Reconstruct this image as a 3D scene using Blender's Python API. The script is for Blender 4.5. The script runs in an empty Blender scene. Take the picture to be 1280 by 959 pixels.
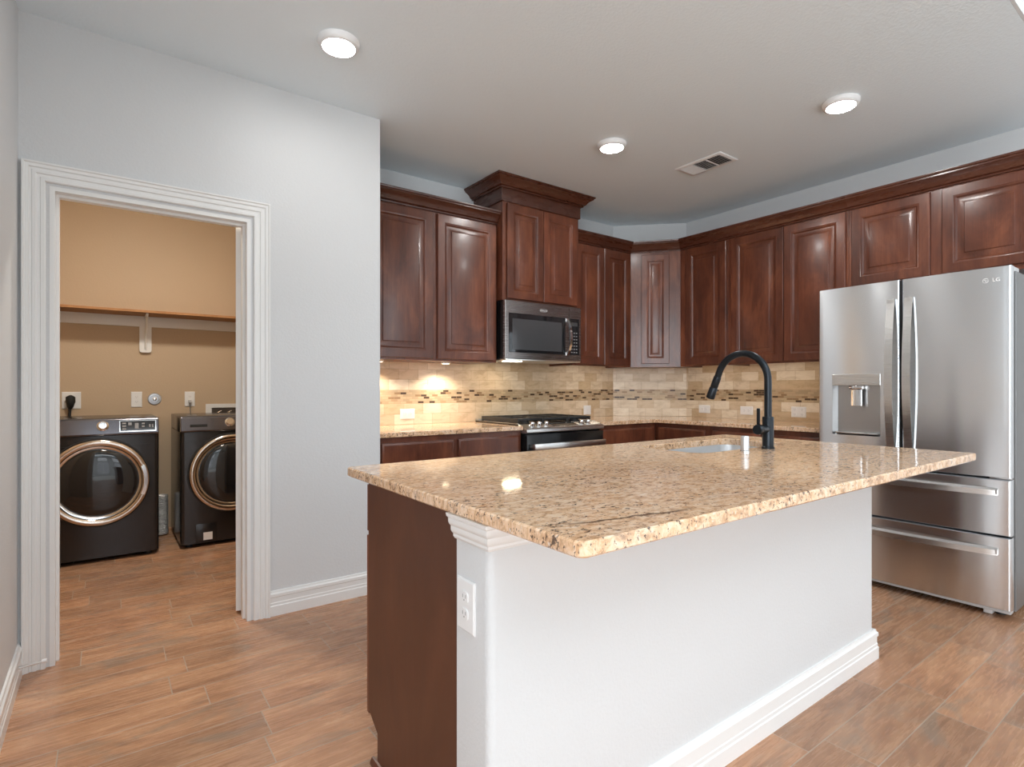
import bpy, bmesh, math, random
from mathutils import Vector, Matrix

# ------------------------------------------------------------------ scene, camera, light
S = bpy.context.scene
C = S.collection
PI = math.pi
random.seed(4)

S.view_settings.view_transform = 'Standard'
S.view_settings.look = 'None'
S.view_settings.gamma = 1.0
S.view_settings.use_curve_mapping = False
S.view_settings.exposure = 0.07
S.cycles.use_denoising = True
S.cycles.max_bounces = 10
S.cycles.diffuse_bounces = 6
S.cycles.glossy_bounces = 5
S.cycles.transmission_bounces = 6
S.cycles.sample_clamp_indirect = 6.0
S.cycles.caustics_reflective = False
S.cycles.caustics_refractive = False

cam = bpy.data.cameras.new('camera')
cam.sensor_width = 36.0
cam.lens = 36.0 * 692.0 / 1280.0
cam.shift_y = 6.0 / 1280.0
cam.clip_start = 0.02
camo = bpy.data.objects.new('camera', cam)
C.objects.link(camo)
camo.location = (0, 0, 1.178)
camo.rotation_euler = (PI / 2, 0, math.radians(53.6 - 90.0))
S.camera = camo

W = bpy.data.worlds.new('world')
S.world = W
W.use_nodes = True
W.node_tree.nodes['Background'].inputs[0].default_value = (0.80, 0.88, 1.0, 1)
W.node_tree.nodes['Background'].inputs[1].default_value = 1.0


def area(name, loc, rot, sx, sy, power, col=(1, 1, 1), spread=180):
    L = bpy.data.lights.new(name, 'AREA')
    L.shape = 'RECTANGLE'
    L.size, L.size_y = sx, sy
    L.energy = power
    L.color = col
    L.spread = math.radians(spread)
    o = bpy.data.objects.new(name, L)
    C.objects.link(o)
    o.location = loc
    o.rotation_euler = rot
    return o


# windows of the living room behind the camera: x centre, width (in the wall at y = -5)
WIN_BACK = [(-2.45, 1.7), (0.6, 1.7), (3.3, 1.7)]
WIN_Z0, WIN_Z1 = 0.35, 2.90
YBH = -7.5      # wall behind the camera
XFL = -3.6      # far left wall of the living room
WIN_SIDE = [(-5.4, 1.9), (-2.6, 1.9)]   # added side fill in the unseen far left wall: y centre, width
WIN_RIGHT = (-4.6, 2.4)          # added side light, out of view in the right-hand wall at x = 4.43: y centre, width
DAY = (0.92, 0.965, 1.0)
P_LOW, P_HIGH, P_RIGHT, P_SIDE = 10, 12, 102, 138
WIN_H0, WIN_H1 = 3.15, 4.65      # unseen upper window row, added to light the kitchen floor
for wx, ww in WIN_BACK:
    area('window_daylight', (wx, YBH + 0.07, (WIN_Z0 + WIN_Z1) / 2), (PI / 2, 0, 0), ww - 0.1, WIN_Z1 - WIN_Z0 - 0.1, P_LOW, DAY)
    area('window_daylight', (wx, YBH + 0.07, (WIN_H0 + WIN_H1) / 2), (PI / 2, 0, 0), ww - 0.1, WIN_H1 - WIN_H0 - 0.1, P_HIGH, DAY)
area('window_daylight', (4.36, WIN_RIGHT[0], (WIN_Z0 + WIN_Z1) / 2), (PI / 2, 0, PI / 2), WIN_RIGHT[1] - 0.1, WIN_Z1 - WIN_Z0 - 0.1, P_RIGHT, DAY)
for wy, ww in WIN_SIDE:
    area('window_daylight', (XFL + 0.07, wy, (WIN_Z0 + WIN_Z1) / 2), (PI / 2, 0, -PI / 2), ww - 0.1, WIN_Z1 - WIN_Z0 - 0.1, P_SIDE, DAY)
LAMP_STRENGTH = 72.0             # ceiling disc by the doorway wall
LAMP_STRENGTH_2 = 185.0          # the two discs over the kitchen
P_TOP = 268.0  # power of the fill light put in the unseen ceiling
LAUNDRY_POWER = 170.0
MW_LAMP = 55.0
FILL_BAR_POWER = 18.0
PUCK_POWER = 1.3

H = 2.74        # kitchen ceiling
YD = 3.047      # wall with the laundry doorway
XL = -0.285     # left wall
YB = 3.714      # range wall
XR = 4.43       # fridge wall
XE = 1.293      # end of the doorway wall
T = 0.12        # wall thickness


SKY = (0.6, -3.4, 4.5, 3.5)      # skylight put over the unseen living room as fill light: centre and size
if P_TOP:
    area('added_skylight', (SKY[0], SKY[1], 5.17), (0, 0, 0), SKY[2] - 0.1, SKY[3] - 0.1, P_TOP, DAY)


# ------------------------------------------------------------------ mesh builder
class MB:
    def __init__(s):
        s.bm = bmesh.new()

    def v(s, p):
        return s.bm.verts.new(Vector(p))

    def box(s, x0, x1, y0, y1, z0, z1, bev=0.0, seg=2):
        vs = [s.v((x, y, z)) for x in (x0, x1) for y in (y0, y1) for z in (z0, z1)]
        F = [(0, 1, 3, 2), (4, 6, 7, 5), (0, 4, 5, 1), (2, 3, 7, 6), (0, 2, 6, 4), (1, 5, 7, 3)]
        fs = [s.bm.faces.new([vs[i] for i in f]) for f in F]
        if bev > 0:
            es = list({e for f in fs for e in f.edges})
            bmesh.ops.bevel(s.bm, geom=es, offset=bev, segments=seg, profile=0.5, affect='EDGES')
        return s

    def loft(s, loops, cap0=True, cap1=True, closed=True):
        rs = [[s.v(p) for p in L] for L in loops]
        n = len(rs[0])
        for a, b in zip(rs[:-1], rs[1:]):
            for i in range(n if closed else n - 1):
                j = (i + 1) % n
                s.bm.faces.new((a[i], a[j], b[j], b[i]))
        if cap0:
            s.bm.faces.new(rs[0][::-1])
        if cap1:
            s.bm.faces.new(rs[-1])
        return s

    def prism(s, pts, a, b, axis='z'):
        def m(p, t):
            if axis == 'z':
                return (p[0], p[1], t)
            if axis == 'y':
                return (p[0], t, p[1])
            return (t, p[0], p[1])
        return s.loft([[m(p, a) for p in pts], [m(p, b) for p in pts]])

    def lathe(s, prof, o, axis, n=40, cap0=True, cap1=True):
        o = Vector(o)
        ax = Vector(axis).normalized()
        u = ax.orthogonal().normalized()
        w = ax.cross(u)
        loops = []
        for r, h in prof:
            r = max(r, 1e-4)
            loops.append([o + ax * h + (u * math.cos(2 * PI * i / n) + w * math.sin(2 * PI * i / n)) * r for i in range(n)])
        return s.loft(loops, cap0, cap1)

    def cyl(s, p0, p1, r, r1=None, n=24):
        p0, p1 = Vector(p0), Vector(p1)
        return s.lathe([(r, 0), (r if r1 is None else r1, (p1 - p0).length)], p0, p1 - p0, n)

    def tube(s, pts, r, n=12, flat=None):
        pts = [Vector(p) for p in pts]
        loops = []
        u = None
        for i, p in enumerate(pts):
            d = (pts[min(i + 1, len(pts) - 1)] - pts[max(i - 1, 0)]).normalized()
            u = d.orthogonal().normalized() if u is None else (u - d * u.dot(d)).normalized()
            w = d.cross(u)
            rr = r[i] if isinstance(r, (list, tuple)) else r
            loops.append([p + (u * math.cos(2 * PI * k / n) + w * math.sin(2 * PI * k / n)) * rr for k in range(n)])
        return s.loft(loops)

    def sweep(s, prof, path, f, caps=True, seg=None):
        """prof: (u, d) with u along the left normal of the 2D path, d along the third axis; f maps (a, b, d) to 3D."""
        path = [Vector(p) for p in path]
        n = len(path)
        loops = []
        for i, p in enumerate(path):
            d0 = (p - path[i - 1]).normalized() if i else None
            d1 = (path[i + 1] - p).normalized() if i < n - 1 else None
            d0 = d0 or d1
            d1 = d1 or d0
            n0 = Vector((-d0.y, d0.x))
            n1 = Vector((-d1.y, d1.x))
            m = (n0 + n1).normalized()
            m = m / max(m.dot(n0), 0.2)
            loops.append([f(*(p + m * u), d) for u, d in prof])
        if seg:
            loops = loops[seg[0]:seg[1] + 1]
        return s.loft(loops, caps, caps)

    def plate(s, outer, inner, z0, z1, e=0.004):
        """slab between a rounded outline and a hole, eased top and bottom edges"""
        bm = s.bm

        def ring(pts, z):
            return [bm.verts.new((p[0], p[1], z)) for p in pts]

        def grow(pts, d):
            n = len(pts)
            out = []
            for i in range(n):
                a, b, c = Vector(pts[i - 1]), Vector(pts[i]), Vector(pts[(i + 1) % n])
                t = (c - a).normalized()
                nn = Vector((t.y, -t.x))
                out.append(b + nn * d)
            return out
        def wall(r0, r1):
            n = len(r0)
            for i in range(n):
                j = (i + 1) % n
                bm.faces.new((r0[i], r0[j], r1[j], r1[i]))
        O = [ring(grow(outer, -e), z0), ring(outer, z0 + e), ring(outer, z1 - e), ring(grow(outer, -e), z1)]
        I = [ring(inner, z0), ring(inner, z1 - e * 0.5), ring(grow(inner, e * 0.5), z1)]
        for a, b in zip(O[:-1], O[1:]):
            wall(a, b)
        for a, b in zip(I[:-1], I[1:]):
            wall(a, b)
        for ro, ri in ((O[0], I[0]), (O[-1], I[-1])):
            es = []
            for r in (ro, ri):
                for i in range(len(r)):
                    e_ = bm.edges.get((r[i], r[(i + 1) % len(r)]))
                    es.append(e_)
            bmesh.ops.triangle_fill(bm, edges=es, use_beauty=True)
        return s


ROOTM = {}


def mesh_from(mb, name, smooth=32):
    bm = mb.bm
    bmesh.ops.recalc_face_normals(bm, faces=bm.faces[:])
    me = bpy.data.meshes.new(name)
    bm.to_mesh(me)
    bm.free()
    for p in me.polygons:
        p.use_smooth = True
    me.set_sharp_from_angle(angle=math.radians(smooth))
    return me


def tag(o, label=None, cat=None, group=None, kind=None):
    if label:
        o['label'] = label
    if cat:
        o['category'] = cat
    if group:
        o['group'] = group
    if kind:
        o['kind'] = kind
    return o


def link(me_or_none, name, parent=None):
    o = bpy.data.objects.new(name, me_or_none)
    C.objects.link(o)
    if parent is not None:
        o.parent = parent
    return o


def obj(name, mb, mat, parent=None, world=False, bevel=0.0, seg=2, smooth=32):
    me = mesh_from(mb, name, smooth)
    if world and parent is not None:
        p = parent
        M_ = Matrix.Identity(4)
        while p is not None:
            M_ = p.matrix_basis @ M_
            p = p.parent
        me.transform(M_.inverted())
    me.materials.append(mat)
    o = link(me, name, parent)
    if bevel > 0:
        m = o.modifiers.new('bevel', 'BEVEL')
        m.width = bevel
        m.segments = seg
        m.limit_method = 'ANGLE'
        m.angle_limit = math.radians(40)
        m.harden_normals = True
    return o


def thing(name, label, cat, loc=(0, 0, 0), rz=0.0, group=None):
    o = link(None, name)
    o.empty_display_size = 0.1
    o.location = loc
    o.rotation_euler = (0, 0, rz)
    o.matrix_basis = Matrix.Translation(Vector(loc)) @ Matrix.Rotation(rz, 4, 'Z')
    return tag(o, label, cat, group)


def copy_tree(o, parent=None):
    c = o.copy()
    C.objects.link(c)
    c.parent = parent
    for ch in list(o.children):
        copy_tree(ch, c)
    return c


def struct(name, mb, mat, label, cat, bevel=0.0, parent=None):
    o = obj(name, mb, mat, parent, bevel=bevel)
    if parent is None:
        tag(o, label, cat, kind='structure')
    return o


def text_mb(txt, size, depth):
    cu = bpy.data.curves.new('lettering', 'FONT')
    cu.body = txt
    cu.size = size
    cu.extrude = depth
    cu.align_x = 'CENTER'
    cu.align_y = 'CENTER'
    cu.resolution_u = 4
    t = bpy.data.objects.new('lettering', cu)
    C.objects.link(t)
    dg = bpy.context.evaluated_depsgraph_get()
    me = bpy.data.meshes.new_from_object(t.evaluated_get(dg))
    C.objects.unlink(t)
    bpy.data.objects.remove(t)
    mb = MB()
    mb.bm.from_mesh(me)
    bpy.data.meshes.remove(me)
    return mb


# ------------------------------------------------------------------ materials
def mat(name, col, rough=0.5, metal=0.0, coat=0.0, spec=0.5, emit=None, estr=0.0, aniso=0.0):
    m = bpy.data.materials.new(name)
    m.use_nodes = True
    b = m.node_tree.nodes['Principled BSDF']
    b.inputs['Base Color'].default_value = (*col, 1)
    b.inputs['Roughness'].default_value = rough
    b.inputs['Metallic'].default_value = metal
    b.inputs['Coat Weight'].default_value = coat
    b.inputs['Coat Roughness'].default_value = 0.15
    b.inputs['Specular IOR Level'].default_value = spec
    if emit:
        b.inputs['Emission Color'].default_value = (*emit, 1)
        b.inputs['Emission Strength'].default_value = estr
    if aniso:
        b.inputs['Anisotropic'].default_value = aniso
    return m


class N:
    """small helper for node graphs"""
    def __init__(s, m):
        s.t = m.node_tree
        s.b = s.t.nodes['Principled BSDF']

    def n(s, kind, **kw):
        nd = s.t.nodes.new(kind)
        for k, v in kw.items():
            setattr(nd, k, v)
        return nd

    def l(s, a, b):
        s.t.links.new(a, b)

    def math(s, op, a, b=None, c=None):
        nd = s.n('ShaderNodeMath', operation=op)
        for i, x in enumerate((a, b, c)):
            if x is None:
                continue
            if isinstance(x, (int, float)):
                nd.inputs[i].default_value = x
            else:
                s.l(x, nd.inputs[i])
        return nd.outputs[0]

    def noise(s, vec, scale, detail=3, rough=0.5, dist=0.0):
        nd = s.n('ShaderNodeTexNoise')
        nd.inputs['Scale'].default_value = scale
        nd.inputs['Detail'].default_value = detail
        nd.inputs['Roughness'].default_value = rough
        nd.inputs['Distortion'].default_value = dist
        if vec is not None:
            s.l(vec, nd.inputs['Vector'])
        return nd.outputs['Fac']

    def ramp(s, fac, stops, interp='LINEAR'):
        nd = s.n('ShaderNodeValToRGB')
        cr = nd.color_ramp
        cr.interpolation = interp
        while len(cr.elements) < len(stops):
            cr.elements.new(0.5)
        for e, (p, c) in zip(cr.elements, stops):
            e.position = p
            e.color = (*c, 1) if len(c) == 3 else c
        s.l(fac, nd.inputs[0])
        return nd.outputs[0]

    def mix(s, fac, a, b, mode='MIX'):
        nd = s.n('ShaderNodeMix', data_type='RGBA', blend_type=mode)
        for i, x in ((0, fac), (6, a), (7, b)):
            if isinstance(x, (int, float)):
                nd.inputs[i].default_value = x
            elif isinstance(x, tuple):
                nd.inputs[i].default_value = (*x, 1)
            else:
                s.l(x, nd.inputs[i])
        return nd.outputs[2]

    def map(s, vec, scale=(1, 1, 1), loc=(0, 0, 0)):
        nd = s.n('ShaderNodeMapping')
        nd.inputs['Scale'].default_value = scale
        nd.inputs['Location'].default_value = loc
        s.l(vec, nd.inputs['Vector'])
        return nd.outputs[0]

    def bump(s, h, strength, dist=0.01):
        nd = s.n('ShaderNodeBump')
        nd.inputs['Strength'].default_value = strength
        nd.inputs['Distance'].default_value = dist
        s.l(h, nd.inputs['Height'])
        s.l(nd.outputs[0], s.b.inputs['Normal'])


def paint(name, col, rough=0.55, scale=95, strength=0.16):
    m = mat(name, col, rough, spec=0.35)
    g = N(m)
    co = g.n('ShaderNodeTexCoord').outputs['Object']
    a = g.noise(co, scale, 3, 0.55)
    b = g.ramp(a, [(0.42, (0, 0, 0)), (0.62, (1, 1, 1))])
    g.bump(b, strength, 0.0025)
    return m


def wood(name, dark, mid, light, rough=0.30, coat=0.18, flat=False):
    m = mat(name, mid, rough, coat=coat, spec=0.4)
    g = N(m)
    tc = g.n('ShaderNodeTexCoord').outputs['Object']
    oi = g.n('ShaderNodeObjectInfo').outputs['Random']
    off = g.n('ShaderNodeVectorMath', operation='SCALE')
    off.inputs[0].default_value = (7.0, 13.0, 5.0)
    g.l(oi, off.inputs['Scale'])
    add = g.n('ShaderNodeVectorMath', operation='ADD')
    g.l(tc, add.inputs[0])
    g.l(off.outputs[0], add.inputs[1])
    v = add.outputs[0]
    big = g.noise(g.map(v, (2.0, 2.0, 2.0) if flat else (6.0, 6.0, 2.4)), 1.0, 5, 0.62, 0.6)
    grain = g.noise(g.map(v, (6, 6, 40) if flat else (55, 55, 3.0)), 1.0, 4, 0.6, 0.3)
    fine = g.noise(g.map(v, (12, 12, 200) if flat else (260, 260, 9)), 1.0, 2, 0.5)
    f = g.math('ADD', g.math('MULTIPLY', big, 0.76), g.math('MULTIPLY', grain, 0.24))
    f = g.math('ADD', g.math('MULTIPLY', f, 0.88), g.math('MULTIPLY', fine, 0.12))
    col = g.ramp(f, [(0.28, dark), (0.50, mid), (0.72, light)])
    # random tone from board to board
    tone = g.math('MULTIPLY_ADD', oi, 0.35, 0.82)
    cmb = g.n('ShaderNodeCombineColor')
    for i in range(3):
        g.l(tone, cmb.inputs[i])
    g.l(g.mix(1.0, col, cmb.outputs[0], 'MULTIPLY'), g.b.inputs['Base Color'])
    g.l(g.math('MULTIPLY_ADD', grain, 0.12, rough - 0.06), g.b.inputs['Roughness'])
    return m


def granite(name):
    m = mat(name, (0.55, 0.38, 0.24), 0.06, coat=0.0, spec=0.5)
    g = N(m)
    tc = g.n('ShaderNodeTexCoord').outputs['Object']
    st = g.map(tc, (1.0, 1.9, 1.0))
    base = g.noise(g.map(tc, (1.0, 2.6, 1.0)), 3.2, 5, 0.62, 1.4)
    med = g.noise(st, 34, 6, 0.72, 0.6)
    clus = g.noise(g.map(tc, (1.0, 2.2, 1.0), (5, 2, 1)), 7.0, 4, 0.6, 0.8)
    sp = g.noise(g.map(tc, (1.0, 1.5, 1.0), (1, 7, 3)), 88, 4, 0.62, 0.3)
    sp2 = g.noise(g.map(tc, (1, 1.6, 1), (3, 1, 2)), 70, 4, 0.65, 0.2)
    c = g.ramp(base, [(0.28, (0.84, 0.66, 0.51)), (0.42, (0.80, 0.56, 0.375)), (0.54, (0.79, 0.475, 0.245)), (0.64, (0.82, 0.59, 0.40)), (0.78, (0.66, 0.54, 0.47))])
    c2 = g.ramp(med, [(0.33, (0.17, 0.09, 0.055)), (0.43, (0.48, 0.28, 0.16)), (0.51, (0.74, 0.51, 0.34)), (0.60, (0.82, 0.64, 0.48)), (0.72, (0.84, 0.74, 0.62))])
    c = g.mix(0.64, c, c2)
    spd = g.math('ADD', sp, g.math('MULTIPLY', g.math('SUBTRACT', clus, 0.5), 0.30))
    dk = g.ramp(spd, [(0.585, (0, 0, 0)), (0.635, (1, 1, 1))])
    c = g.mix(g.math('MULTIPLY', dk, 0.9), c, (0.075, 0.050, 0.042))
    wt = g.ramp(sp2, [(0.60, (0, 0, 0)), (0.68, (1, 1, 1))])
    wt = g.math('MULTIPLY', wt, 0.6)
    c = g.mix(wt, c, (0.78, 0.70, 0.62))
    return m, g, tc, c


def granite_plain(name):
    m, g, tc, c = granite(name)
    g.l(c, g.b.inputs['Base Color'])
    return m


def granite_veined(name):
    m, g, tc, c = granite(name)
    sx = g.n('ShaderNodeSeparateXYZ')
    g.l(tc, sx.inputs[0])
    x, y, z = sx.outputs
    wob = g.noise(g.map(tc, (6, 6, 6)), 1.0, 4, 0.6)
    wob = g.math('MULTIPLY', g.math('SUBTRACT', wob, 0.5), 0.10)
    # dark vein y = 0.835 - 0.22 (x - 0.655), fading out at both ends
    ln = g.math('MULTIPLY_ADD', x, -0.20, 0.955)
    d = g.math('ABSOLUTE', g.math('ADD', g.math('SUBTRACT', y, ln), wob))
    vein = g.n('ShaderNodeMapRange')
    vein.inputs['From Min'].default_value = 0.0015
    vein.inputs['From Max'].default_value = 0.010
    vein.inputs['To Min'].default_value = 0.95
    vein.inputs['To Max'].default_value = 0.0
    g.l(d, vein.inputs['Value'])
    fade = g.n('ShaderNodeMapRange')
    fade.inputs['From Min'].default_value = 1.08
    fade.inputs['From Max'].default_value = 0.98
    g.l(x, fade.inputs['Value'])
    fade2 = g.n('ShaderNodeMapRange')
    fade2.inputs['From Min'].default_value = 0.68
    fade2.inputs['From Max'].default_value = 0.78
    g.l(x, fade2.inputs['Value'])
    f = g.math('MULTIPLY', g.math('MULTIPLY', vein.outputs[0], fade.outputs[0]), fade2.outputs[0])
    g.l(g.mix(f, c, (0.10, 0.055, 0.03)), g.b.inputs['Base Color'])
    return m


def floor_mat():
    m = mat('wood_look_plank_tile', (0.35, 0.2, 0.12), 0.3, spec=0.5)
    g = N(m)
    tc = g.n('ShaderNodeTexCoord').outputs['Object']
    sx = g.n('ShaderNodeSeparateXYZ')
    g.l(tc, sx.inputs[0])
    x, y = sx.outputs[0], sx.outputs[1]
    p, L = 0.1618, 0.613
    yy = g.math('DIVIDE', g.math('SUBTRACT', y, 0.872 - 20 * p), p)
    row = g.math('FLOOR', yy)
    fy = g.math('SUBTRACT', yy, row)
    wn = g.n('ShaderNodeTexWhiteNoise', noise_dimensions='1D')
    g.l(row, wn.inputs['W'])
    xx = g.math('ADD', g.math('DIVIDE', x, L), g.math('MULTIPLY_ADD', wn.outputs['Value'], 1.0, 50.0))
    colm = g.math('FLOOR', xx)
    fx = g.math('SUBTRACT', xx, colm)
    idv = g.n('ShaderNodeCombineXYZ')
    g.l(colm, idv.inputs[0])
    g.l(row, idv.inputs[1])
    w2 = g.n('ShaderNodeTexWhiteNoise', noise_dimensions='2D')
    g.l(idv.outputs[0], w2.inputs['Vector'])
    rnd = w2.outputs['Value']
    # distance to the joints in metres
    dy = g.math('MULTIPLY', g.math('MINIMUM', fy, g.math('SUBTRACT', 1.0, fy)), p)
    dx = g.math('MULTIPLY', g.math('MINIMUM', fx, g.math('SUBTRACT', 1.0, fx)), L)
    dd = g.math('MINIMUM', dx, dy)
    grout = g.n('ShaderNodeMapRange')
    grout.inputs['From Min'].default_value = 0.0010
    grout.inputs['From Max'].default_value = 0.0022
    grout.inputs['To Min'].default_value = 1.0
    grout.inputs['To Max'].default_value = 0.0
    g.l(dd, grout.inputs['Value'])
    gm = grout.outputs[0]
    # grain, shifted from plank to plank
    sh = g.n('ShaderNodeVectorMath', operation='SCALE')
    sh.inputs['Scale'].default_value = 9.0
    g.l(w2.outputs['Color'], sh.inputs[0])
    ad = g.n('ShaderNodeVectorMath', operation='ADD')
    g.l(tc, ad.inputs[0])
    g.l(sh.outputs[0], ad.inputs[1])
    v = ad.outputs[0]
    big = g.noise(g.map(v, (2.2, 9.0, 1)), 1.0, 4, 0.6, 1.2)
    grain = g.noise(g.map(v, (7.0, 85.0, 1)), 1.0, 4, 0.65, 0.5)
    f = g.math('ADD', g.math('MULTIPLY', big, 0.6), g.math('MULTIPLY', grain, 0.4))
    c = g.ramp(f, [(0.30, (0.23, 0.125, 0.075)), (0.44, (0.38, 0.20, 0.115)), (0.56, (0.47, 0.26, 0.15)), (0.72, (0.55, 0.34, 0.21))])
    gr = g.ramp(rnd, [(0.0, (0.80, 0.80, 0.80)), (0.5, (1.0, 0.98, 0.96)), (1.0, (1.12, 1.08, 1.04))])
    c = g.mix(1.0, c, gr, 'MULTIPLY')
    pt = g.noise(g.map(v, (3.2, 7.5, 1), (4, 2, 0)), 1.0, 3, 0.55, 0.8)
    gy = g.ramp(pt, [(0.54, (0, 0, 0)), (0.68, (1, 1, 1))])
    c = g.mix(g.math('MULTIPLY', gy, 0.55), c, (0.26, 0.20, 0.15))
    c = g.mix(gm, c, (0.40, 0.32, 0.25))
    g.l(c, g.b.inputs['Base Color'])
    g.l(g.math('ADD', g.math('MULTIPLY_ADD', grain, 0.14, 0.20), g.math('MULTIPLY', gm, 0.3)), g.b.inputs['Roughness'])
    hgt = g.math('SUBTRACT', g.math('MULTIPLY', grain, 0.10), gm)
    g.bump(hgt, 0.30, 0.002)
    return m


def tile_mat():
    m = mat('travertine_subway_tile', (0.6, 0.48, 0.33), 0.32, spec=0.45)
    g = N(m)
    uv = g.n('ShaderNodeUVMap').outputs[0]
    sx = g.n('ShaderNodeSeparateXYZ')
    g.l(uv, sx.inputs[0])
    u, z = sx.outputs[0], sx.outputs[1]

    def brick(vec, w, h, mort, c1, c2, cm):
        b = g.n('ShaderNodeTexBrick')
        b.offset = 0.5
        b.inputs['Scale'].default_value = 1.0
        b.inputs['Mortar Size'].default_value = mort
        b.inputs['Mortar Smooth'].default_value = 0.1
        b.inputs['Bias'].default_value = 0.0
        b.inputs['Brick Width'].default_value = w
        b.inputs['Row Height'].default_value = h
        for k, c in (('Color1', c1), ('Color2', c2), ('Mortar', cm)):
            b.inputs[k].default_value = (*c, 1)
        g.l(vec, b.inputs['Vector'])
        return b
    lo = g.map(uv, (1, 1, 1), (0, -0.914 + 0.0762 * 12, 0))
    hi = g.map(uv, (1, 1, 1), (0.04, -1.166 + 0.0762 * 12, 0))
    top = g.n('ShaderNodeMath', operation='GREATER_THAN')
    g.l(z, top.inputs[0])
    top.inputs[1].default_value = 1.12
    vsel = g.mix(top.outputs[0], lo, hi)
    big = brick(vsel, 0.154, 0.0762, 0.0014, (0.55, 0.41, 0.26), (0.78, 0.68, 0.54), (0.48, 0.36, 0.23))
    mo = g.map(uv, (1, 1, 1), (0.013, -1.067 + 0.0165 * 40, 0))
    sm = brick(mo, 0.047, 0.0165, 0.0012, (0, 0, 0), (1, 1, 1), (0.30, 0.30, 0.30))
    bw = g.n('ShaderNodeRGBToBW')
    g.l(sm.outputs['Color'], bw.inputs[0])
    mc = g.ramp(bw.outputs[0], [(0.0, (0.055, 0.030, 0.016)), (0.15, (0.27, 0.175, 0.095)), (0.27, (0.40, 0.275, 0.16)), (0.31, (0.48, 0.36, 0.235)), (0.60, (0.50, 0.39, 0.25)), (0.80, (0.40, 0.31, 0.20))], 'CONSTANT')
    mm = g.math('MULTIPLY', g.math('GREATER_THAN', z, 1.067), g.math('LESS_THAN', z, 1.166))
    ns = g.noise(g.map(uv, (9, 22, 1)), 1.0, 5, 0.65, 0.6)
    tone = g.ramp(ns, [(0.3, (0.80, 0.76, 0.70)), (0.5, (1, 1, 1)), (0.72, (1.10, 1.12, 1.15))])
    cb = g.mix(1.0, big.outputs['Color'], tone, 'MULTIPLY')
    c = g.mix(mm, cb, mc)
    g.l(c, g.b.inputs['Base Color'])
    h = g.math('SUBTRACT', 1.0, g.mix(mm, big.outputs['Fac'], sm.outputs['Fac']))
    g.bump(h, 0.35, 0.002)
    return m


def brushed(name, col, rough, aniso, rot=0.25):
    m = mat(name, col, rough, metal=1.0, aniso=aniso)
    g = N(m)
    t = g.n('ShaderNodeTangent', direction_type='RADIAL', axis='Z')
    g.l(t.outputs[0], g.b.inputs['Tangent'])
    g.b.inputs['Anisotropic Rotation'].default_value = rot
    tc = g.n('ShaderNodeTexCoord').outputs['Object']
    ns = g.noise(g.map(tc, (3, 3, 700)), 1.0, 2, 0.6)
    g.l(g.math('MULTIPLY_ADD', ns, 0.06, rough - 0.03), g.b.inputs['Roughness'])
    return m


WALL = paint('wall_paint_light_grey', (0.65, 0.66, 0.668))
CEIL = paint('ceiling_paint', (0.80, 0.885, 0.935), 0.5, 70, 0.22)
TAN = paint('laundry_wall_paint_tan', (0.53, 0.405, 0.28), 0.55, 95, 0.1)
TRIM = mat('white_semigloss_trim', (0.80, 0.80, 0.79), 0.30)
WOOD = wood('cherry_stained_wood', (0.040, 0.0125, 0.0075), (0.120, 0.036, 0.0185), (0.255, 0.085, 0.040))
WOODM = wood('cherry_molding_shaded', (0.050, 0.0155, 0.009), (0.078, 0.024, 0.0125), (0.105, 0.034, 0.018), 0.28, 0.25, flat=True)  # darker than the doors: shade on the down-facing crown is in the colour
WOODP = wood('cherry_stained_end_panel', (0.060, 0.022, 0.012), (0.085, 0.030, 0.016), (0.115, 0.042, 0.022), 0.42, 0.1)
PINE = wood('bare_pine_board', (0.26, 0.115, 0.04), (0.36, 0.175, 0.07), (0.45, 0.24, 0.11), 0.6, 0.0)
GRAN = granite_veined('granite_with_vein')
GRAN2 = granite_plain('granite')
FLOOR = floor_mat()
TILE = tile_mat()
STEEL = brushed('brushed_stainless', (0.80, 0.825, 0.85), 0.22, 0.92, 0.25)
STEELH = brushed('handle_stainless', (0.72, 0.72, 0.71), 0.28, 0.4)
SINKM = mat('sink_stainless', (0.68, 0.69, 0.70), 0.42, metal=0.8)
DSTEEL = brushed('dark_stainless', (0.33, 0.31, 0.30), 0.27, 0.5)
SIDEG = mat('fridge_side_grey', (0.22, 0.22, 0.22), 0.4, metal=0.5)
CHROME = mat('polished_chrome', (0.80, 0.80, 0.80), 0.10, metal=1.0)
BRONZE = mat('warm_chrome_ring', (0.62, 0.54, 0.47), 0.16, metal=1.0)
BLACKM = mat('matte_black_metal', (0.018, 0.022, 0.027), 0.32, metal=0.7)
BLACK = mat('black_enamel', (0.008, 0.008, 0.009), 0.16, spec=0.3)
BLACKR = mat('black_rubber', (0.012, 0.012, 0.012), 0.6)
GLASSB = mat('dark_oven_glass', (0.012, 0.013, 0.015), 0.05, spec=0.7)
MWGLASS = mat('microwave_window', (0.060, 0.062, 0.066), 0.12, spec=0.6)
IRON = mat('cast_iron', (0.018, 0.018, 0.018), 0.5)
ONYX = mat('onyx_appliance_paint', (0.030, 0.0275, 0.028), 0.20, metal=0.4, coat=0.1)
ONYXP = mat('onyx_glossy_panel', (0.115, 0.11, 0.125), 0.18, metal=0.7, coat=0.5)
WPLAST = mat('white_plastic', (0.80, 0.80, 0.80), 0.35)
GPLAST = mat('light_grey_plastic', (0.55, 0.55, 0.55), 0.4)
GAP = mat('dark_gap', (0.012, 0.012, 0.012), 0.8)
SLOT = mat('socket_slots', (0.30, 0.30, 0.30), 0.6)
LOGOW = mat('pale_logo', (0.85, 0.85, 0.85), 0.3)
FOIL = mat('crinkled_foil', (0.80, 0.80, 0.81), 0.38, metal=0.75)
gf = N(FOIL)
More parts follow.
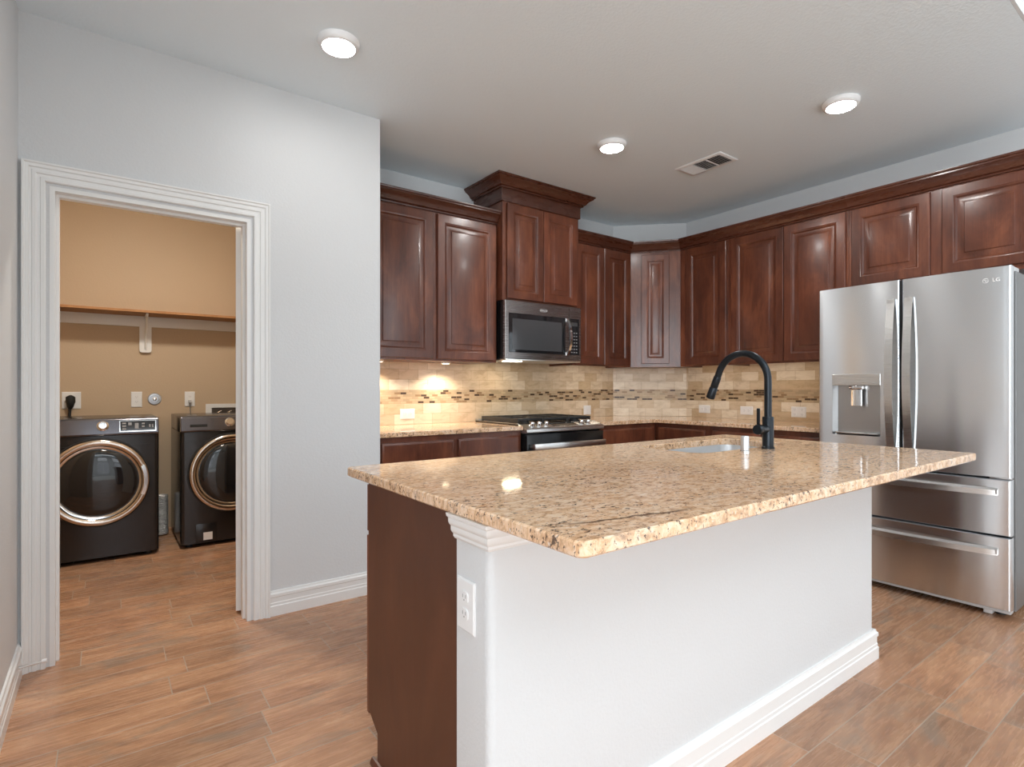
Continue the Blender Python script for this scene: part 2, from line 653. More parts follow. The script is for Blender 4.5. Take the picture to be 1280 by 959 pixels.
gf.bump(gf.noise(gf.n('ShaderNodeTexCoord').outputs['Object'], 90, 3, 0.6), 0.9, 0.01)
LENS = mat('lit_diffuser', (1, 1, 1), 0.5, emit=(1.0, 0.985, 0.96), estr=LAMP_STRENGTH)
LENS2 = mat('lit_diffuser_bright', (1, 1, 1), 0.5, emit=(1.0, 0.985, 0.96), estr=LAMP_STRENGTH_2)
BARW = mat('fill_bar_lens', (1, 1, 1), 0.5, emit=(1.0, 0.86, 0.66), estr=FILL_BAR_POWER)
LENSW = mat('lit_warm_lens', (1, 1, 1), 0.5, emit=(1.0, 0.80, 0.52), estr=6)
MWLENS = mat('lit_microwave_lens', (1, 1, 1), 0.5, emit=(1.0, 0.80, 0.52), estr=MW_LAMP)
LEDS = mat('lit_panel_legend', (0.22, 0.22, 0.22), 0.4, emit=(0.8, 0.75, 0.75), estr=0.06)
PANE = mat('window_pane', (1, 1, 1), 0.02)
PANE.node_tree.nodes['Principled BSDF'].inputs['Transmission Weight'].default_value = 1.0


# ------------------------------------------------------------------ room shell
YJ = 1.40      # the left wall ends here, behind and beside the camera
YO = 0.605      # the kitchen ceiling ends here, the living room ceiling is higher
H2 = 5.20
YLB = 5.50      # laundry back wall
XLL = -0.75     # laundry left wall

struct('floor_bounce_carpet', MB().box(XFL - T, XR + T, YBH - T, -1.0, -0.1, 0.008), mat('pale_bounce_carpet', (0.72, 0.71, 0.68), 0.9), 'pale carpet added in the unseen living room to bounce light', 'floor')  # added reflector: pale floor out of view bounces daylight to the ceiling
struct('floor', MB().box(XFL - T, XR + T, -1.0, YLB + T, -0.1, 0), FLOOR, 'brown wood-look plank tile floor', 'floor')
m = MB().box(XL - T, XR + T, YO, YLB + T, H, H + 0.5)
kx0, kx1, ky0, ky1 = SKY[0] - SKY[2] / 2, SKY[0] + SKY[2] / 2, SKY[1] - SKY[3] / 2, SKY[1] + SKY[3] / 2
m.box(XFL - T, kx0, YBH - T, YO, H2, H2 + 0.1)
m.box(kx1, XR + T, YBH - T, YO, H2, H2 + 0.1)
m.box(kx0, kx1, YBH - T, ky0, H2, H2 + 0.1)
m.box(kx0, kx1, ky1, YO, H2, H2 + 0.1)
m.box(XFL - T, XL - T, YO, YJ, H2, H2 + 0.1)
struct('ceiling', m, CEIL, 'textured light grey ceiling over kitchen', 'ceiling')
struct('trim_1', MB().box(XL, XR, YO - 0.012, YO - 0.0005, H, H2), WALL, 'white riser where the ceiling steps up at top right', 'trim')

# doorway wall: opening x -0.198..0.613, z 0..2.047
OX0, OX1, OZ = -0.185, 0.600, 2.035
m = MB().box(XL, OX0, YD, YD + T, 0, H)
m.box(OX1, XE, YD, YD + T, 0, H)
m.box(OX0, OX1, YD, YD + T, OZ, H)
struct('wall_doorway', m, WALL, 'light grey wall with the laundry doorway', 'wall')
struct('wall_left', MB().box(XL - T, XL, YJ, YD + T, 0, H2), WALL, 'light grey wall at the left edge', 'wall')
struct('wall_return', MB().box(XE - T, XE, YD + T, YB + T, 0, H), WALL, 'short grey wall closing the cabinet run on the left', 'wall')
struct('wall_back', MB().box(XE, XR + T, YB, YB + T, 0, H), WALL, 'light grey wall behind the range', 'wall')
struct('wall_corner', MB().prism([(3.95, YB), (XR, 3.234), (XR, YB)], 0, H), WALL, 'diagonal grey wall across the kitchen corner', 'wall')
wy, ww = WIN_RIGHT
m = MB().box(XR, XR + T, wy + ww / 2, YB, 0, H2)
m.box(XR, XR + T, YBH, wy - ww / 2, 0, H2)
m.box(XR, XR + T, wy - ww / 2, wy + ww / 2, 0, WIN_Z0)
m.box(XR, XR + T, wy - ww / 2, wy + ww / 2, WIN_Z1, H2)
struct('wall_right', m, WALL, 'light grey wall behind the refrigerator', 'wall')
m = MB()
xs = [XFL - T] + [q for wx, w_ in WIN_BACK for q in (wx - w_ / 2, wx + w_ / 2)] + [XR + T]
for i in range(0, len(xs), 2):
    m.box(xs[i], xs[i + 1], YBH - T, YBH, 0, H2)
for wx, w_ in WIN_BACK:
    m.box(wx - w_ / 2, wx + w_ / 2, YBH - T, YBH, 0, WIN_Z0)
    m.box(wx - w_ / 2, wx + w_ / 2, YBH - T, YBH, WIN_Z1, WIN_H0)
    m.box(wx - w_ / 2, wx + w_ / 2, YBH - T, YBH, WIN_H1, H2)
struct('wall_rear', m, WALL, 'grey living room wall with a row of windows and an added upper row', 'wall')
m = MB()
ys_ = [YBH] + [q for wy, ww in WIN_SIDE for q in (wy - ww / 2, wy + ww / 2)] + [YJ]
for i in range(0, len(ys_), 2):
    m.box(XFL - T, XFL, ys_[i], ys_[i + 1], 0, H2)
for wy, ww in WIN_SIDE:
    m.box(XFL - T, XFL, wy - ww / 2, wy + ww / 2, 0, WIN_Z0)
    m.box(XFL - T, XFL, wy - ww / 2, wy + ww / 2, WIN_Z1, H2)
struct('wall_side', m, WALL, 'far left grey wall of the living room', 'wall')
struct('wall_jog', MB().box(XFL, XL - T, YJ - T, YJ, 0, H2), WALL, 'grey wall joining the left wall to the living room', 'wall')


def window(n, p, w, axis, label, z0, z1):
    """frame, cross bars and pane in an opening of width w"""
    m = MB()
    a0, a1 = p - w / 2, p + w / 2

    def bar(u0, u1, c0, c1, d0=0.02, d1=0.09):
        if axis == 's':
            m.box(XFL - d1, XFL - d0, u0, u1, c0, c1)
        elif axis == 'y':
            m.box(u0, u1, YBH - d1, YBH - d0, c0, c1)
        else:
            m.box(XR + d0, XR + d1, u0, u1, c0, c1)
    bar(a0, a0 + 0.05, z0, z1)
    bar(a1 - 0.05, a1, z0, z1)
    bar(a0 + 0.05, a1 - 0.05, z0, z0 + 0.05)
    bar(a0 + 0.05, a1 - 0.05, z1 - 0.05, z1)
    bar(p - 0.02, p + 0.02, z0 + 0.05, z1 - 0.05)
    o = struct(n, m, TRIM, label, 'window')
    q = MB()
    if axis == 's':
        q.box(XFL - 0.06, XFL - 0.055, a0 + 0.05, a1 - 0.05, z0 + 0.05, z1 - 0.05)
    elif axis == 'y':
        q.box(a0 + 0.05, a1 - 0.05, YBH - 0.06, YBH - 0.055, z0 + 0.05, z1 - 0.05)
    else:
        q.box(XR + 0.055, XR + 0.06, a0 + 0.05, a1 - 0.05, z0 + 0.05, z1 - 0.05)
    obj('pane', q, PANE, o)


for i, (wx, w_) in enumerate(WIN_BACK):
    for k, (q0, q1) in enumerate(((WIN_Z0, WIN_Z1), (WIN_H0, WIN_H1))):
        window('window_%d' % (i + 1 + 3 * k), wx, w_, 'y', 'white %s window in the living room wall, %s' % (('lower', 'added upper')[k], ('at the far end', 'in the middle', 'nearest the corner')[i]), q0, q1)
m = MB()
for a, b in ((kx0, kx0 + 0.06), (SKY[0] - 0.03, SKY[0] + 0.03), (kx1 - 0.06, kx1)):
    m.box(a, b, ky0, ky1, H2, H2 + 0.08)
o = struct('window_10', m, TRIM, 'white skylight put in the unseen living room ceiling as fill light', 'window')
obj('pane', MB().box(kx0, kx1, ky0, ky1, H2 + 0.082, H2 + 0.088), PANE, o)
window('window_7', WIN_RIGHT[0], WIN_RIGHT[1], 'x', 'white window added as side light in the right-hand living room wall', WIN_Z0, WIN_Z1)
for i, (wy, ww) in enumerate(WIN_SIDE):
    window('window_%d' % (8 + i), wy, ww, 's', 'white window added as side fill in the far left living room wall, ' + ('further back', 'nearer the kitchen')[i], WIN_Z0, WIN_Z1)

# laundry room
m = MB().box(XLL - T, XLL, YD + T, YLB + T, 0, H)
struct('wall_laundry_left', m, TAN, 'tan laundry wall on the left', 'wall')
struct('wall_laundry_right', MB().box(XE - T - 0.02, XE - T - 0.0005, YD + T, YLB, 0, H), TAN, 'tan laundry wall beside the washer', 'wall')
struct('wall_laundry_back', MB().box(XLL, XE, YLB, YLB + T, 0, H), TAN, 'tan laundry wall behind the washer and dryer', 'wall')
m = MB().box(XLL, OX0 - 0.08, YD + T + 0.0005, YD + T + 0.012, 0, H)
m.box(OX1 + 0.10, XE - T - 0.02, YD + T + 0.0005, YD + T + 0.012, 0, H)
m.box(OX0 - 0.08, OX1 + 0.10, YD + T + 0.0005, YD + T + 0.012, OZ + 0.08, H)
struct('wall_laundry_front', m, TAN, 'tan inner face of the laundry doorway wall', 'wall')
struct('wall_laundry_outer', MB().box(XLL, XL - T, YD, YD + T, 0, H), TAN, 'end wall of the laundry beyond the left wall', 'wall')
struct('wall_laundry_ceiling', MB().box(XLL - T, XL - T, YD, YLB + T, H, H + 0.1), CEIL, 'laundry ceiling strip on the left', 'ceiling')

# jamb lining with door stop
m = MB()
m.box(OX0, OX0 + 0.018, YD - 0.002, YD + T + 0.002, 0, OZ)
m.box(OX1 - 0.018, OX1, YD - 0.002, YD + T + 0.002, 0, OZ)
m.box(OX0 + 0.018, OX1 - 0.018, YD - 0.002, YD + T + 0.002, OZ - 0.018, OZ)
m.box(OX0 + 0.018, OX0 + 0.030, YD + 0.045, YD + 0.082, 0, OZ - 0.018)
m.box(OX1 - 0.030, OX1 - 0.018, YD + 0.045, YD + 0.082, 0, OZ - 0.018)
m.box(OX0 + 0.030, OX1 - 0.030, YD + 0.045, YD + 0.082, OZ - 0.030, OZ - 0.018)
struct('trim_2', m, TRIM, 'white jamb lining of the laundry doorway', 'trim')
CAS = [(0, 0), (0, 0.010), (0.004, 0.014), (0.016, 0.014), (0.018, 0.010), (0.028, 0.011), (0.032, 0.016), (0.043, 0.016), (0.045, 0.012), (0.052, 0.013), (0.055, 0.019), (0.066, 0.021), (0.070, 0.026), (0.076, 0.026), (0.076, 0)]
CI0, CI1, CZ = OX0 - 0.006 - 0.006, OX1 + 0.006 + 0.006, OZ + 0.012
m = MB().sweep(CAS, [(CI0, 0), (CI0, CZ), (CI1, CZ), (CI1, 0)], lambda a, b, d: (a, YD - d, b))
struct('trim_3', m, TRIM, 'white stepped casing around the laundry doorway', 'trim')

BB = [(0, 0), (0.016, 0), (0.016, 0.050), (0.013, 0.054), (0.013, 0.066), (0.011, 0.069), (0.011, 0.094), (0.015, 0.098), (0.015, 0.112), (0.009, 0.118), (0.007, 0.127), (0, 0.128)]
fxy = lambda a, b, d: (a, b, d)
struct('baseboard_doorway', MB().sweep(BB, [(XE, YD), (CI1 + 0.076, YD)], lambda a, b, d: (a, 2 * YD - b, d) if b > YD else (a, b, d)), TRIM, 'white stepped baseboard right of the laundry doorway', 'baseboard')
struct('baseboard_left', MB().sweep(BB, [(XL, YD - 0.0), (XL, YJ)], fxy), TRIM, 'white stepped baseboard along the left wall', 'baseboard')

# laundry door, swung open into the laundry, seen on its hinge edge
HX, HY = 0.588, YD + T + 0.012
ang = math.radians(-16)
d = link(None, 'door_1')
d.matrix_basis = Matrix.Translation((HX, HY, 0)) @ Matrix.Rotation(ang, 4, 'Z')
d.location = (HX, HY, 0)
d.rotation_euler = (0, 0, ang)
tag(d, 'white laundry door swung open, seen on its hinge edge', 'door', kind='structure')
obj('door_slab', MB().box(-0.034, 0.0, 0.0, 0.762, 0.012, 2.02), TRIM, d, bevel=0.002)
for hz in (1.80, 1.05, 0.30):
    m = MB().cyl((0.004, -0.003, hz - 0.045), (0.004, -0.003, hz + 0.045), 0.006, n=12)
    m.box(-0.028, 0.002, -0.003, -0.0002, hz - 0.045, hz + 0.045)
    m.box(0.005, 0.016, -0.004, -0.0005, hz - 0.045, hz + 0.045)
    obj('hinge', m, WPLAST, d)
m = MB().lathe([(0.028, 0), (0.028, 0.006), (0.012, 0.010), (0.012, 0.03), (0.026, 0.038), (0.028, 0.055), (0.018, 0.064)], (-0.034, 0.70, 0.95), (-1, 0, 0), 24)
obj('knob', m, CHROME, d)

# ------------------------------------------------------------------ raised-panel fronts and cabinets (local: x right, -y towards the room)
RING = [(0, 0), (0, -0.0165), (0.0035, -0.020), (0.055, -0.020), (0.057, -0.0185), (0.062, -0.0175), (0.0655, -0.0165), (0.070, -0.0115), (0.074, -0.0085), (0.080, -0.0080), (0.108, -0.0160), (0.111, -0.0195), (0.114, -0.0200)]


def front(x0, x1, z0, z1, ring=RING, y=0.0):
    m = MB()
    loops = []
    w = min(x1 - x0, z1 - z0)
    k = min(1.0, (w * 0.40) / ring[-1][0])
    for i, dpt in ring:
        i *= k
        loops.append([(x0 + i, y + dpt, z0 + i), (x1 - i, y + dpt, z0 + i), (x1 - i, y + dpt, z1 - i), (x0 + i, y + dpt, z1 - i)])
    m.loft(loops)
    return m


SLAB = [(0, 0), (0, -0.014), (0.006, -0.0175), (0.012, -0.020), (0.014, -0.020)]
CROWN = [(0, 0), (0.012, 0), (0.014, 0.006), (0.012, 0.011), (0.016, 0.013), (0.022, 0.016), (0.026, 0.024), (0.032, 0.038), (0.042, 0.052), (0.054, 0.062), (0.058, 0.066), (0.058, 0.074), (0.064, 0.077), (0.066, 0.082), (0.066, 0.090), (0, 0.090)]
CROWN = [(-u, dz) for u, dz in CROWN]           # the run goes left to right, so the room is on the right-hand side
CZ0 = 2.402


def cabinet(name, label, group, loc, rz, w, z0, z1, depth, doors, crown=None, cat='cabinet', lip=False):
    t = thing(name, label, cat, loc, rz, group)
    m = MB().box(0.0006, w - 0.0006, 0, depth - 0.0006, z0 + (0.022 if lip else 0), z1)
    if lip:
        m.box(0.0006, w - 0.0006, 0, 0.019, z0, z0 + 0.0219)
        m.box(0.0006, 0.016, 0.0191, depth - 0.0006, z0, z0 + 0.0219)
        m.box(w - 0.016, w - 0.0006, 0.0191, depth - 0.0006, z0, z0 + 0.0219)
    obj('cabinet_box', m, WOOD, t, bevel=0.0015)
    for (a, b, c, e) in doors:
        obj('door', front(a, b, c, e), WOOD, t)
    if crown:
        obj('crown_molding', crown, WOODM, t, world=True)
    return t


DU = YB - 3.41          # upper cabinet depth
PATH_R = [(3.135, 3.41), (3.85, 3.41), (4.125, 3.07), (4.125, 2.605), (4.125, 1.69), (4.125, 0.695)]
cz = lambda a, b, d: (a, b, CZ0 + d)

# left of the microwave
cabinet('wall_cabinet', 'dark cherry two-door wall cabinet left of the microwave', 'cherry wall cabinets', (XE + 0.001, 3.41, 1.37), 0, 2.37 - XE - 0.002, 0, 1.055, DU,
        [(0.055, 1.826 - XE, 0.012, 1.022), (1.862 - XE, 2.355 - XE, 0.012, 1.022)],
        MB().sweep(CROWN, [(XE + 0.001, 3.41), (2.368, 3.41)], cz))
# over the microwave: deeper and taller, with a frieze and a larger crown
YM = 3.335
t = thing('wall_cabinet', 'taller cherry two-door cabinet above the microwave with tall crown reaching the ceiling', 'cabinet', (2.37, YM, 1.835), 0, 'cherry wall cabinets')
WM = 0.765
obj('cabinet_box', MB().box(0.0006, WM - 0.0006, 0, YB - YM - 0.001, 0, 0.79), WOOD, t, bevel=0.0015)
obj('door', front(0.035, 0.379, 0.012, 0.718), WOOD, t)
obj('door', front(0.385, 0.735, 0.012, 0.718), WOOD, t)
m = MB()
FR = [(0, 0), (-0.010, 0), (-0.012, 0.004), (-0.012, 0.095), (0, 0.095)]
pw = [(2.37, 3.40), (2.37, YM), (2.37 + WM, YM), (2.37 + WM, 3.40)]
obj('frieze', MB().sweep(FR, [(2.37, YB - 0.002), (2.37, YM), (2.37 + WM, YM), (2.37 + WM, YB - 0.002)], lambda a, b, d: (a, b, 2.565 + d)), WOODM, t, world=True)
CR2 = [(u * 1.35, dz * 1.0) for u, dz in CROWN]
CR2 = [(0.0, 0.0)] + [(u - 0.012, dz * 0.86) for u, dz in CR2[1:-1]] + [(0.0, 0.0775)]
obj('crown_molding', MB().sweep(CR2, [(2.37, YB - 0.002), (2.37, YM), (2.37 + WM, YM), (2.37 + WM, YB - 0.002)], lambda a, b, d: (a, b, 2.660 + d)), WOODM, t, world=True)
# right of the microwave
cabinet('wall_cabinet', 'narrow cherry two-door wall cabinet right of the microwave', 'cherry wall cabinets', (3.1365, 3.41, 1.37), 0, 3.85 - 3.1365 - 0.001, 0, 1.055, DU,
        [(0.030, 0.361, 0.012, 1.022), (0.364, 0.697, 0.012, 1.022)],
        MB().sweep(CROWN, PATH_R, cz, seg=(0, 1)), lip=True)
# diagonal corner cabinet
dv = Vector((4.125 - 3.85, 3.07 - 3.41))
wd = dv.length
rzd = math.atan2(dv.y, dv.x)
t = thing('corner_wall_cabinet', 'diagonal cherry corner wall cabinet with one narrow door', 'cabinet', (3.85, 3.41, 1.37), rzd, 'cherry wall cabinets')
obj('cabinet_box', MB().prism([(3.851, 3.4105), (4.1245, 3.0715), (4.428, 3.0715), (4.428, 3.232), (3.952, 3.711), (3.851, 3.711)], 1.37, 2.425), WOOD, t, world=True)
obj('door', front(0.098, wd - 0.098, 0.030, 1.005), WOOD, t)
obj('crown_molding', MB().sweep(CROWN, PATH_R, cz, seg=(1, 2)), WOODM, t, world=True)
# right-hand wall, left to right
RZ = -PI / 2
cabinet('wall_cabinet', 'cherry single-door wall cabinet on the right wall next to the corner cabinet', 'cherry wall cabinets', (4.125, 3.07, 1.37), RZ, 3.07 - 2.6055, 0, 1.055, 0.303,
        [(0.060, 0.455, 0.012, 1.022)], MB().sweep(CROWN, PATH_R, cz, seg=(2, 3)), lip=True)
cabinet('wall_cabinet', 'cherry two-door wall cabinet left of the refrigerator top', 'cherry wall cabinets', (4.125, 2.605, 1.37), RZ, 2.605 - 1.6905, 0, 1.055, 0.303,
        [(0.034, 0.466, 0.012, 1.022), (0.470, 0.898, 0.012, 1.022)], MB().sweep(CROWN, PATH_R, cz, seg=(3, 4)), lip=True)
cabinet('wall_cabinet', 'short cherry two-door wall cabinet above the refrigerator', 'cherry wall cabinets', (4.125, 1.69, 1.845), RZ, 1.69 - 0.695, 0, 0.58, 0.303,
        [(0.022, 0.468, 0.030, 0.547), (0.530, 0.975, 0.030, 0.547)], MB().sweep(CROWN, PATH_R, cz, seg=(4, 5)))

# under-cabinet puck lights
def puck(x, y, label):
    t = thing('puck_light', label, 'light', (x, y, 1.3695), 0, 'puck lights under the left wall cabinet')
    obj('housing', MB().lathe([(0.036, 0), (0.036, -0.008), (0.031, -0.011), (0.029, -0.0115)], (0, 0, 0), (0, 0, 1), 32), WPLAST, t)
    obj('lens', MB().lathe([(0.0285, -0.0085), (0.026, -0.013), (0.012, -0.014)], (0, 0, 0), (0, 0, 1), 32), LENSW, t)
    L = bpy.data.lights.new('puck_glow', 'SPOT')
    L.energy = PUCK_POWER * 12
    L.spot_size = math.radians(140)
    L.spot_blend = 0.6
    L.shadow_soft_size = 0.025
    L.color = (1.0, 0.87, 0.70)
    o = link(L, 'puck_glow')
    o.location = (x, y, 1.352)


puck(1.50, 3.56, 'small round lit puck light under the left cabinet, beside the grey wall')
puck(2.02, 3.56, 'small round lit puck light under the left cabinet, nearer the microwave')

def fill_bar(label, loc, rz, w):  # unseen light bars added to brighten the tile under the right cabinets
    t = thing('fill_bar', label, 'light', loc, rz, 'added fill bars hidden under the wall cabinets')
    obj('housing', MB().box(-w / 2, w / 2, -0.010, 0.010, -0.006, -0.0005), WPLAST, t)
    obj('lens', MB().box(-w / 2 + 0.004, w / 2 - 0.004, -0.008, 0.008, -0.009, -0.0062), BARW, t)


fill_bar('slim added fill-light bar under the cabinet right of the microwave', (3.50, 3.470, 1.392), 0, 0.55)
fill_bar('slim added fill-light bar under the right-wall cabinet next to the corner', (4.185, 2.84, 1.392), RZ, 0.36)
fill_bar('slim added fill-light bar under the two-door cabinet left of the refrigerator', (4.185, 2.15, 1.392), RZ, 0.75)

# ------------------------------------------------------------------ base cabinets
def base_cabinet(label, loc, rz, w, depth, cells, toe=True):
    t = thing('base_cabinet', label, 'cabinet', loc, rz, 'cherry base cabinets')
    m = MB().box(0.0006, w - 0.0006, 0, depth, 0.105, 0.8835)
    m.box(0.0006, w - 0.0006, 0.075, depth, 0, 0.105)
    obj('cabinet_box', m, WOOD, t)
    for (a, b) in cells:
        obj('drawer', front(a, b, 0.70, 0.848, SLAB), WOOD, t)
        obj('door', front(a, b, 0.125, 0.685), WOOD, t)
    return t


YC = 3.105      # face of the base cabinets along the range wall
base_cabinet('dark cherry base cabinet left of the range with two drawers', (XE + 0.001, YC, 0), 0, 2.366 - XE - 0.001, YB - YC - 0.002, [(0.03, 0.525), (0.555, 1.05)])
base_cabinet('dark cherry base cabinet between the range and the corner', (3.136, YC, 0), 0, 3.82 - 3.136, YB - YC - 0.002, [(0.02, 0.66)])
base_cabinet('dark cherry base cabinet on the right wall beside the corner', (3.821, YC - 0.001, 0), RZ, YC - 2.571, 0.607, [(0.04, 0.500)])
base_cabinet('dark cherry base cabinet on the right wall next to the refrigerator', (3.821, 2.570, 0), RZ, 2.570 - 1.705, 0.607, [(0.03, 0.427), (0.437, 0.835)])

o = obj('countertop', MB().box(XE + 0.0005, 2.367, 3.075, YB - 0.0005, 0.884, 0.914), GRAN2, bevel=0.004)
tag(o, 'speckled beige granite countertop left of the range', 'countertop', 'granite worktops by the walls')
o = obj('countertop', MB().prism([(3.134, YB - 0.0005), (3.134, 3.075), (3.79, 3.075), (3.79, 1.70), (XR - 0.0005, 1.70), (XR - 0.0005, 3.2335), (3.9495, YB - 0.0005)], 0.884, 0.914), GRAN2, bevel=0.004)
tag(o, 'L-shaped speckled granite countertop in the corner, running to the refrigerator', 'countertop', 'granite worktops by the walls')

# tiled backsplash: panels with uv in metres
bm = bmesh.new()
uvl = bm.loops.layers.uv.new('UVMap')
TH = 0.008


def panel(p0, p1, z0, z1, u0):
    p0, p1 = Vector(p0), Vector(p1)
    L_ = (p1 - p0).length
    n_ = Vector(((p1 - p0).y, -(p1 - p0).x)).normalized() * TH
    def q(p, z, nn):
        return bm.verts.new((p.x + nn.x, p.y + nn.y, z))
    zero = Vector((0, 0))
    F_ = [q(p0, z0, n_), q(p1, z0, n_), q(p1, z1, n_), q(p0, z1, n_)]
    B_ = [q(p0, z0, zero), q(p1, z0, zero), q(p1, z1, zero), q(p0, z1, zero)]
    uvs = [(u0, z0), (u0 + L_, z0), (u0 + L_, z1), (u0, z1)]
    quads = [(F_, uvs)]
    for i in range(4):
        j = (i + 1) % 4
        quads.append(([F_[j], F_[i], B_[i], B_[j]], [uvs[j], uvs[i], uvs[i], uvs[j]]))
    for vs, us in quads:
        f_ = bm.faces.new(vs)
        for lp, uvv in zip(f_.loops, us):
            lp[uvl].uv = uvv


eps = 0.0006
panel((XE + 0.001, YB - eps), (2.369, YB - eps), 0.9145, 1.3695, 0)
panel((2.369, YB - eps), (3.135, YB - eps), 0.9145, 1.392, 2.369 - XE)
panel((3.135, YB - eps), (3.9465, YB - eps), 0.9145, 1.3915, 3.135 - XE)
panel((3.9495 - 0.004, YB - 0.003), (XR - 0.003, 3.2335 - 0.004), 0.9145, 1.3695, 2.70)
panel((XR - eps, 3.2335 - 0.003), (XR - eps, 1.72), 0.9145, 1.3915, 3.40)
me = bpy.data.meshes.new('tile_backsplash')
bm.to_mesh(me)
bm.free()
me.materials.append(TILE)
o = link(me, 'tile_backsplash')
tag(o, 'beige travertine subway tile backsplash with a brown mosaic band', 'backsplash', kind='structure')

# ------------------------------------------------------------------ island
IX0, IX1 = 0.683, 2.705
SX0, SX1, SY0, SY1 = 1.940, 2.640, 1.345, 1.688
PY0, PY1 = 1.010, 1.150
m = MB()
r = 0.020
def rrect(x0, x1, y0, y1, r, n=6, corners=(1, 1, 1, 1)):
    pts = []
    for (cx, cy, a0, on) in ((x1 - r, y0 + r, -PI / 2, corners[1]), (x1 - r, y1 - r, 0, corners[2]), (x0 + r, y1 - r, PI / 2, corners[3]), (x0 + r, y0 + r, PI, corners[0])):
        if on:
            for i in range(n + 1):
                a = a0 + PI / 2 * i / n
                pts.append((cx + r * math.cos(a), cy + r * math.sin(a)))
        else:
            sx, sy = (1 if cx > (x0 + x1) / 2 else -1), (1 if cy > (y0 + y1) / 2 else -1)
            pts.append((cx + r * sx, cy + r * sy))
    return pts


m.prism(rrect(IX0, IX1, PY0, PY1, r, 6, (1, 1, 0, 0)), 0, 0.8835)
struct('wall_island', m, WALL, 'white textured half wall under the island countertop', 'wall')
struct('baseboard_island', MB().sweep(BB, [(IX1, PY0 + 0.10), (IX1, PY0), (IX0 + 0.02, PY0)][::-1], lambda a, b, d: (a, b, d)) if False else
       MB().sweep([(-u, z) for u, z in BB], [(IX0 + 0.005, PY0), (IX1, PY0), (IX1, PY1)], fxy), TRIM, 'white stepped baseboard along the island half wall', 'baseboard')
IC = [(0, 0), (-0.006, 0), (-0.010, 0.006), (-0.010, 0.012), (-0.014, 0.016), (-0.017, 0.022), (-0.017, 0.032), (-0.021, 0.036), (-0.024, 0.042), (-0.024, 0.052), (-0.029, 0.056), (-0.031, 0.064), (0, 0.064)]
struct('trim_4', MB().sweep(IC, [(IX0, PY1), (IX0, PY0), (IX1, PY0), (IX1, PY1)], lambda a, b, d: (a, b, 0.8195 + d)), TRIM, 'white stepped molding under the island countertop', 'trim')

t = thing('island_cabinet', 'dark wood island base cabinet with plain end panel', 'cabinet', ((IX0 + IX1) / 2, 1.40, 0))
ICY = 1.702
side = [(PY1 + 0.001, 0.0), (1.630, 0.0), (1.630, 0.105), (ICY, 0.150), (ICY, 0.8835), (PY1 + 0.001, 0.8835)]
obj('side_panel', MB().prism(side, IX0, IX0 + 0.016, 'x'), WOODP, t, world=True, bevel=0.001)
obj('side_panel', MB().prism(side, IX1 - 0.016, IX1, 'x'), WOODP, t, world=True, bevel=0.001)
# the carcass is open at the top for the sink basin
m = MB().box(IX0 + 0.0165, IX1 - 0.0165, PY1 + 0.002, PY1 + 0.016, 0.105, 0.883)
m.box(IX0 + 0.0165, IX1 - 0.0165, PY1 + 0.016, 1.63, 0.105, 0.125)
m.box(IX0 + 0.0165, SX0 - 0.06, PY1 + 0.016, ICY - 0.019, 0.125, 0.70)
obj('cabinet_box', m, WOOD, t, world=True)
obj('face_frame', MB().box(IX0 + 0.0165, IX1 - 0.0165, ICY - 0.007, ICY, 0.125, 0.883), WOOD, t, world=True)
obj('toe_kick', MB().box(IX0 + 0.0165, IX1 - 0.0165, 1.614, 1.630, 0, 0.105), WOOD, t, world=True)
R180 = Matrix.Rotation(PI, 4, 'Z')
n4 = 4
wI = (IX1 - IX0) / n4
for i in range(n4):
    for nm, z0_, z1_, rg in (('drawer', 0.72, 0.868, SLAB), ('door', 0.135, 0.705, RING)):
        mm_ = front(-wI / 2 + 0.002, wI / 2 - 0.002, z0_, z1_, rg)
        bmesh.ops.transform(mm_.bm, matrix=Matrix.Translation((IX0 + wI * (i + 0.5), ICY, 0)) @ R180, verts=mm_.bm.verts[:])
        obj(nm, mm_, WOOD, t, world=True)
m = MB().prism([(IX0 - 0.012, 0), (IX0 - 0.0002, 0), (IX0 - 0.0002, 0.022), (IX0 - 0.006, 0.020), (IX0 - 0.012, 0.008)], PY1 + 0.002, 1.66, 'y')
obj('shoe_molding', m, WOOD, t, world=True)

m = MB().plate(rrect(0.655, 2.866, 0.690, 1.832, 0.022, 8), rrect(SX0, SX1, SY0, SY1, 0.07, 10), 0.884, 0.914)
o = obj('countertop', m, GRAN)
tag(o, 'large glossy speckled beige granite island countertop with sink cut-out', 'countertop')

t = thing('sink', 'stainless steel sink set into the island countertop', 'sink', ((SX0 + SX1) / 2, (SY0 + SY1) / 2, 0.66))
def rz(g, r_, z):
    return [(p[0], p[1], z) for p in rrect(SX0 - g, SX1 + g, SY0 - g, SY1 + g, max(r_, 0.01), 10)]
m = MB().loft([rz(0.006, 0.076, 0.8815), rz(0.006, 0.076, 0.8835), rz(0.004, 0.074, 0.8835), rz(0.003, 0.073, 0.874), rz(-0.004, 0.066, 0.720), rz(-0.012, 0.058, 0.690), rz(-0.035, 0.04, 0.676), rz(-0.10, 0.02, 0.674)], cap0=False)
m.loft([rz(0.006, 0.076, 0.8815), rz(0.0055, 0.0755, 0.872), rz(-0.001, 0.069, 0.718), rz(-0.010, 0.060, 0.684), rz(-0.10, 0.02, 0.668)], cap0=False)
obj('basin', m, SINKM, t, world=True)
m = MB().lathe([(0.045, 0), (0.045, 0.003), (0.038, 0.003), (0.030, 0.0005), (0.01, 0.0005)], (2.30, 1.53, 0.6745), (0, 0, 1))
obj('drain', m, CHROME, t, world=True)

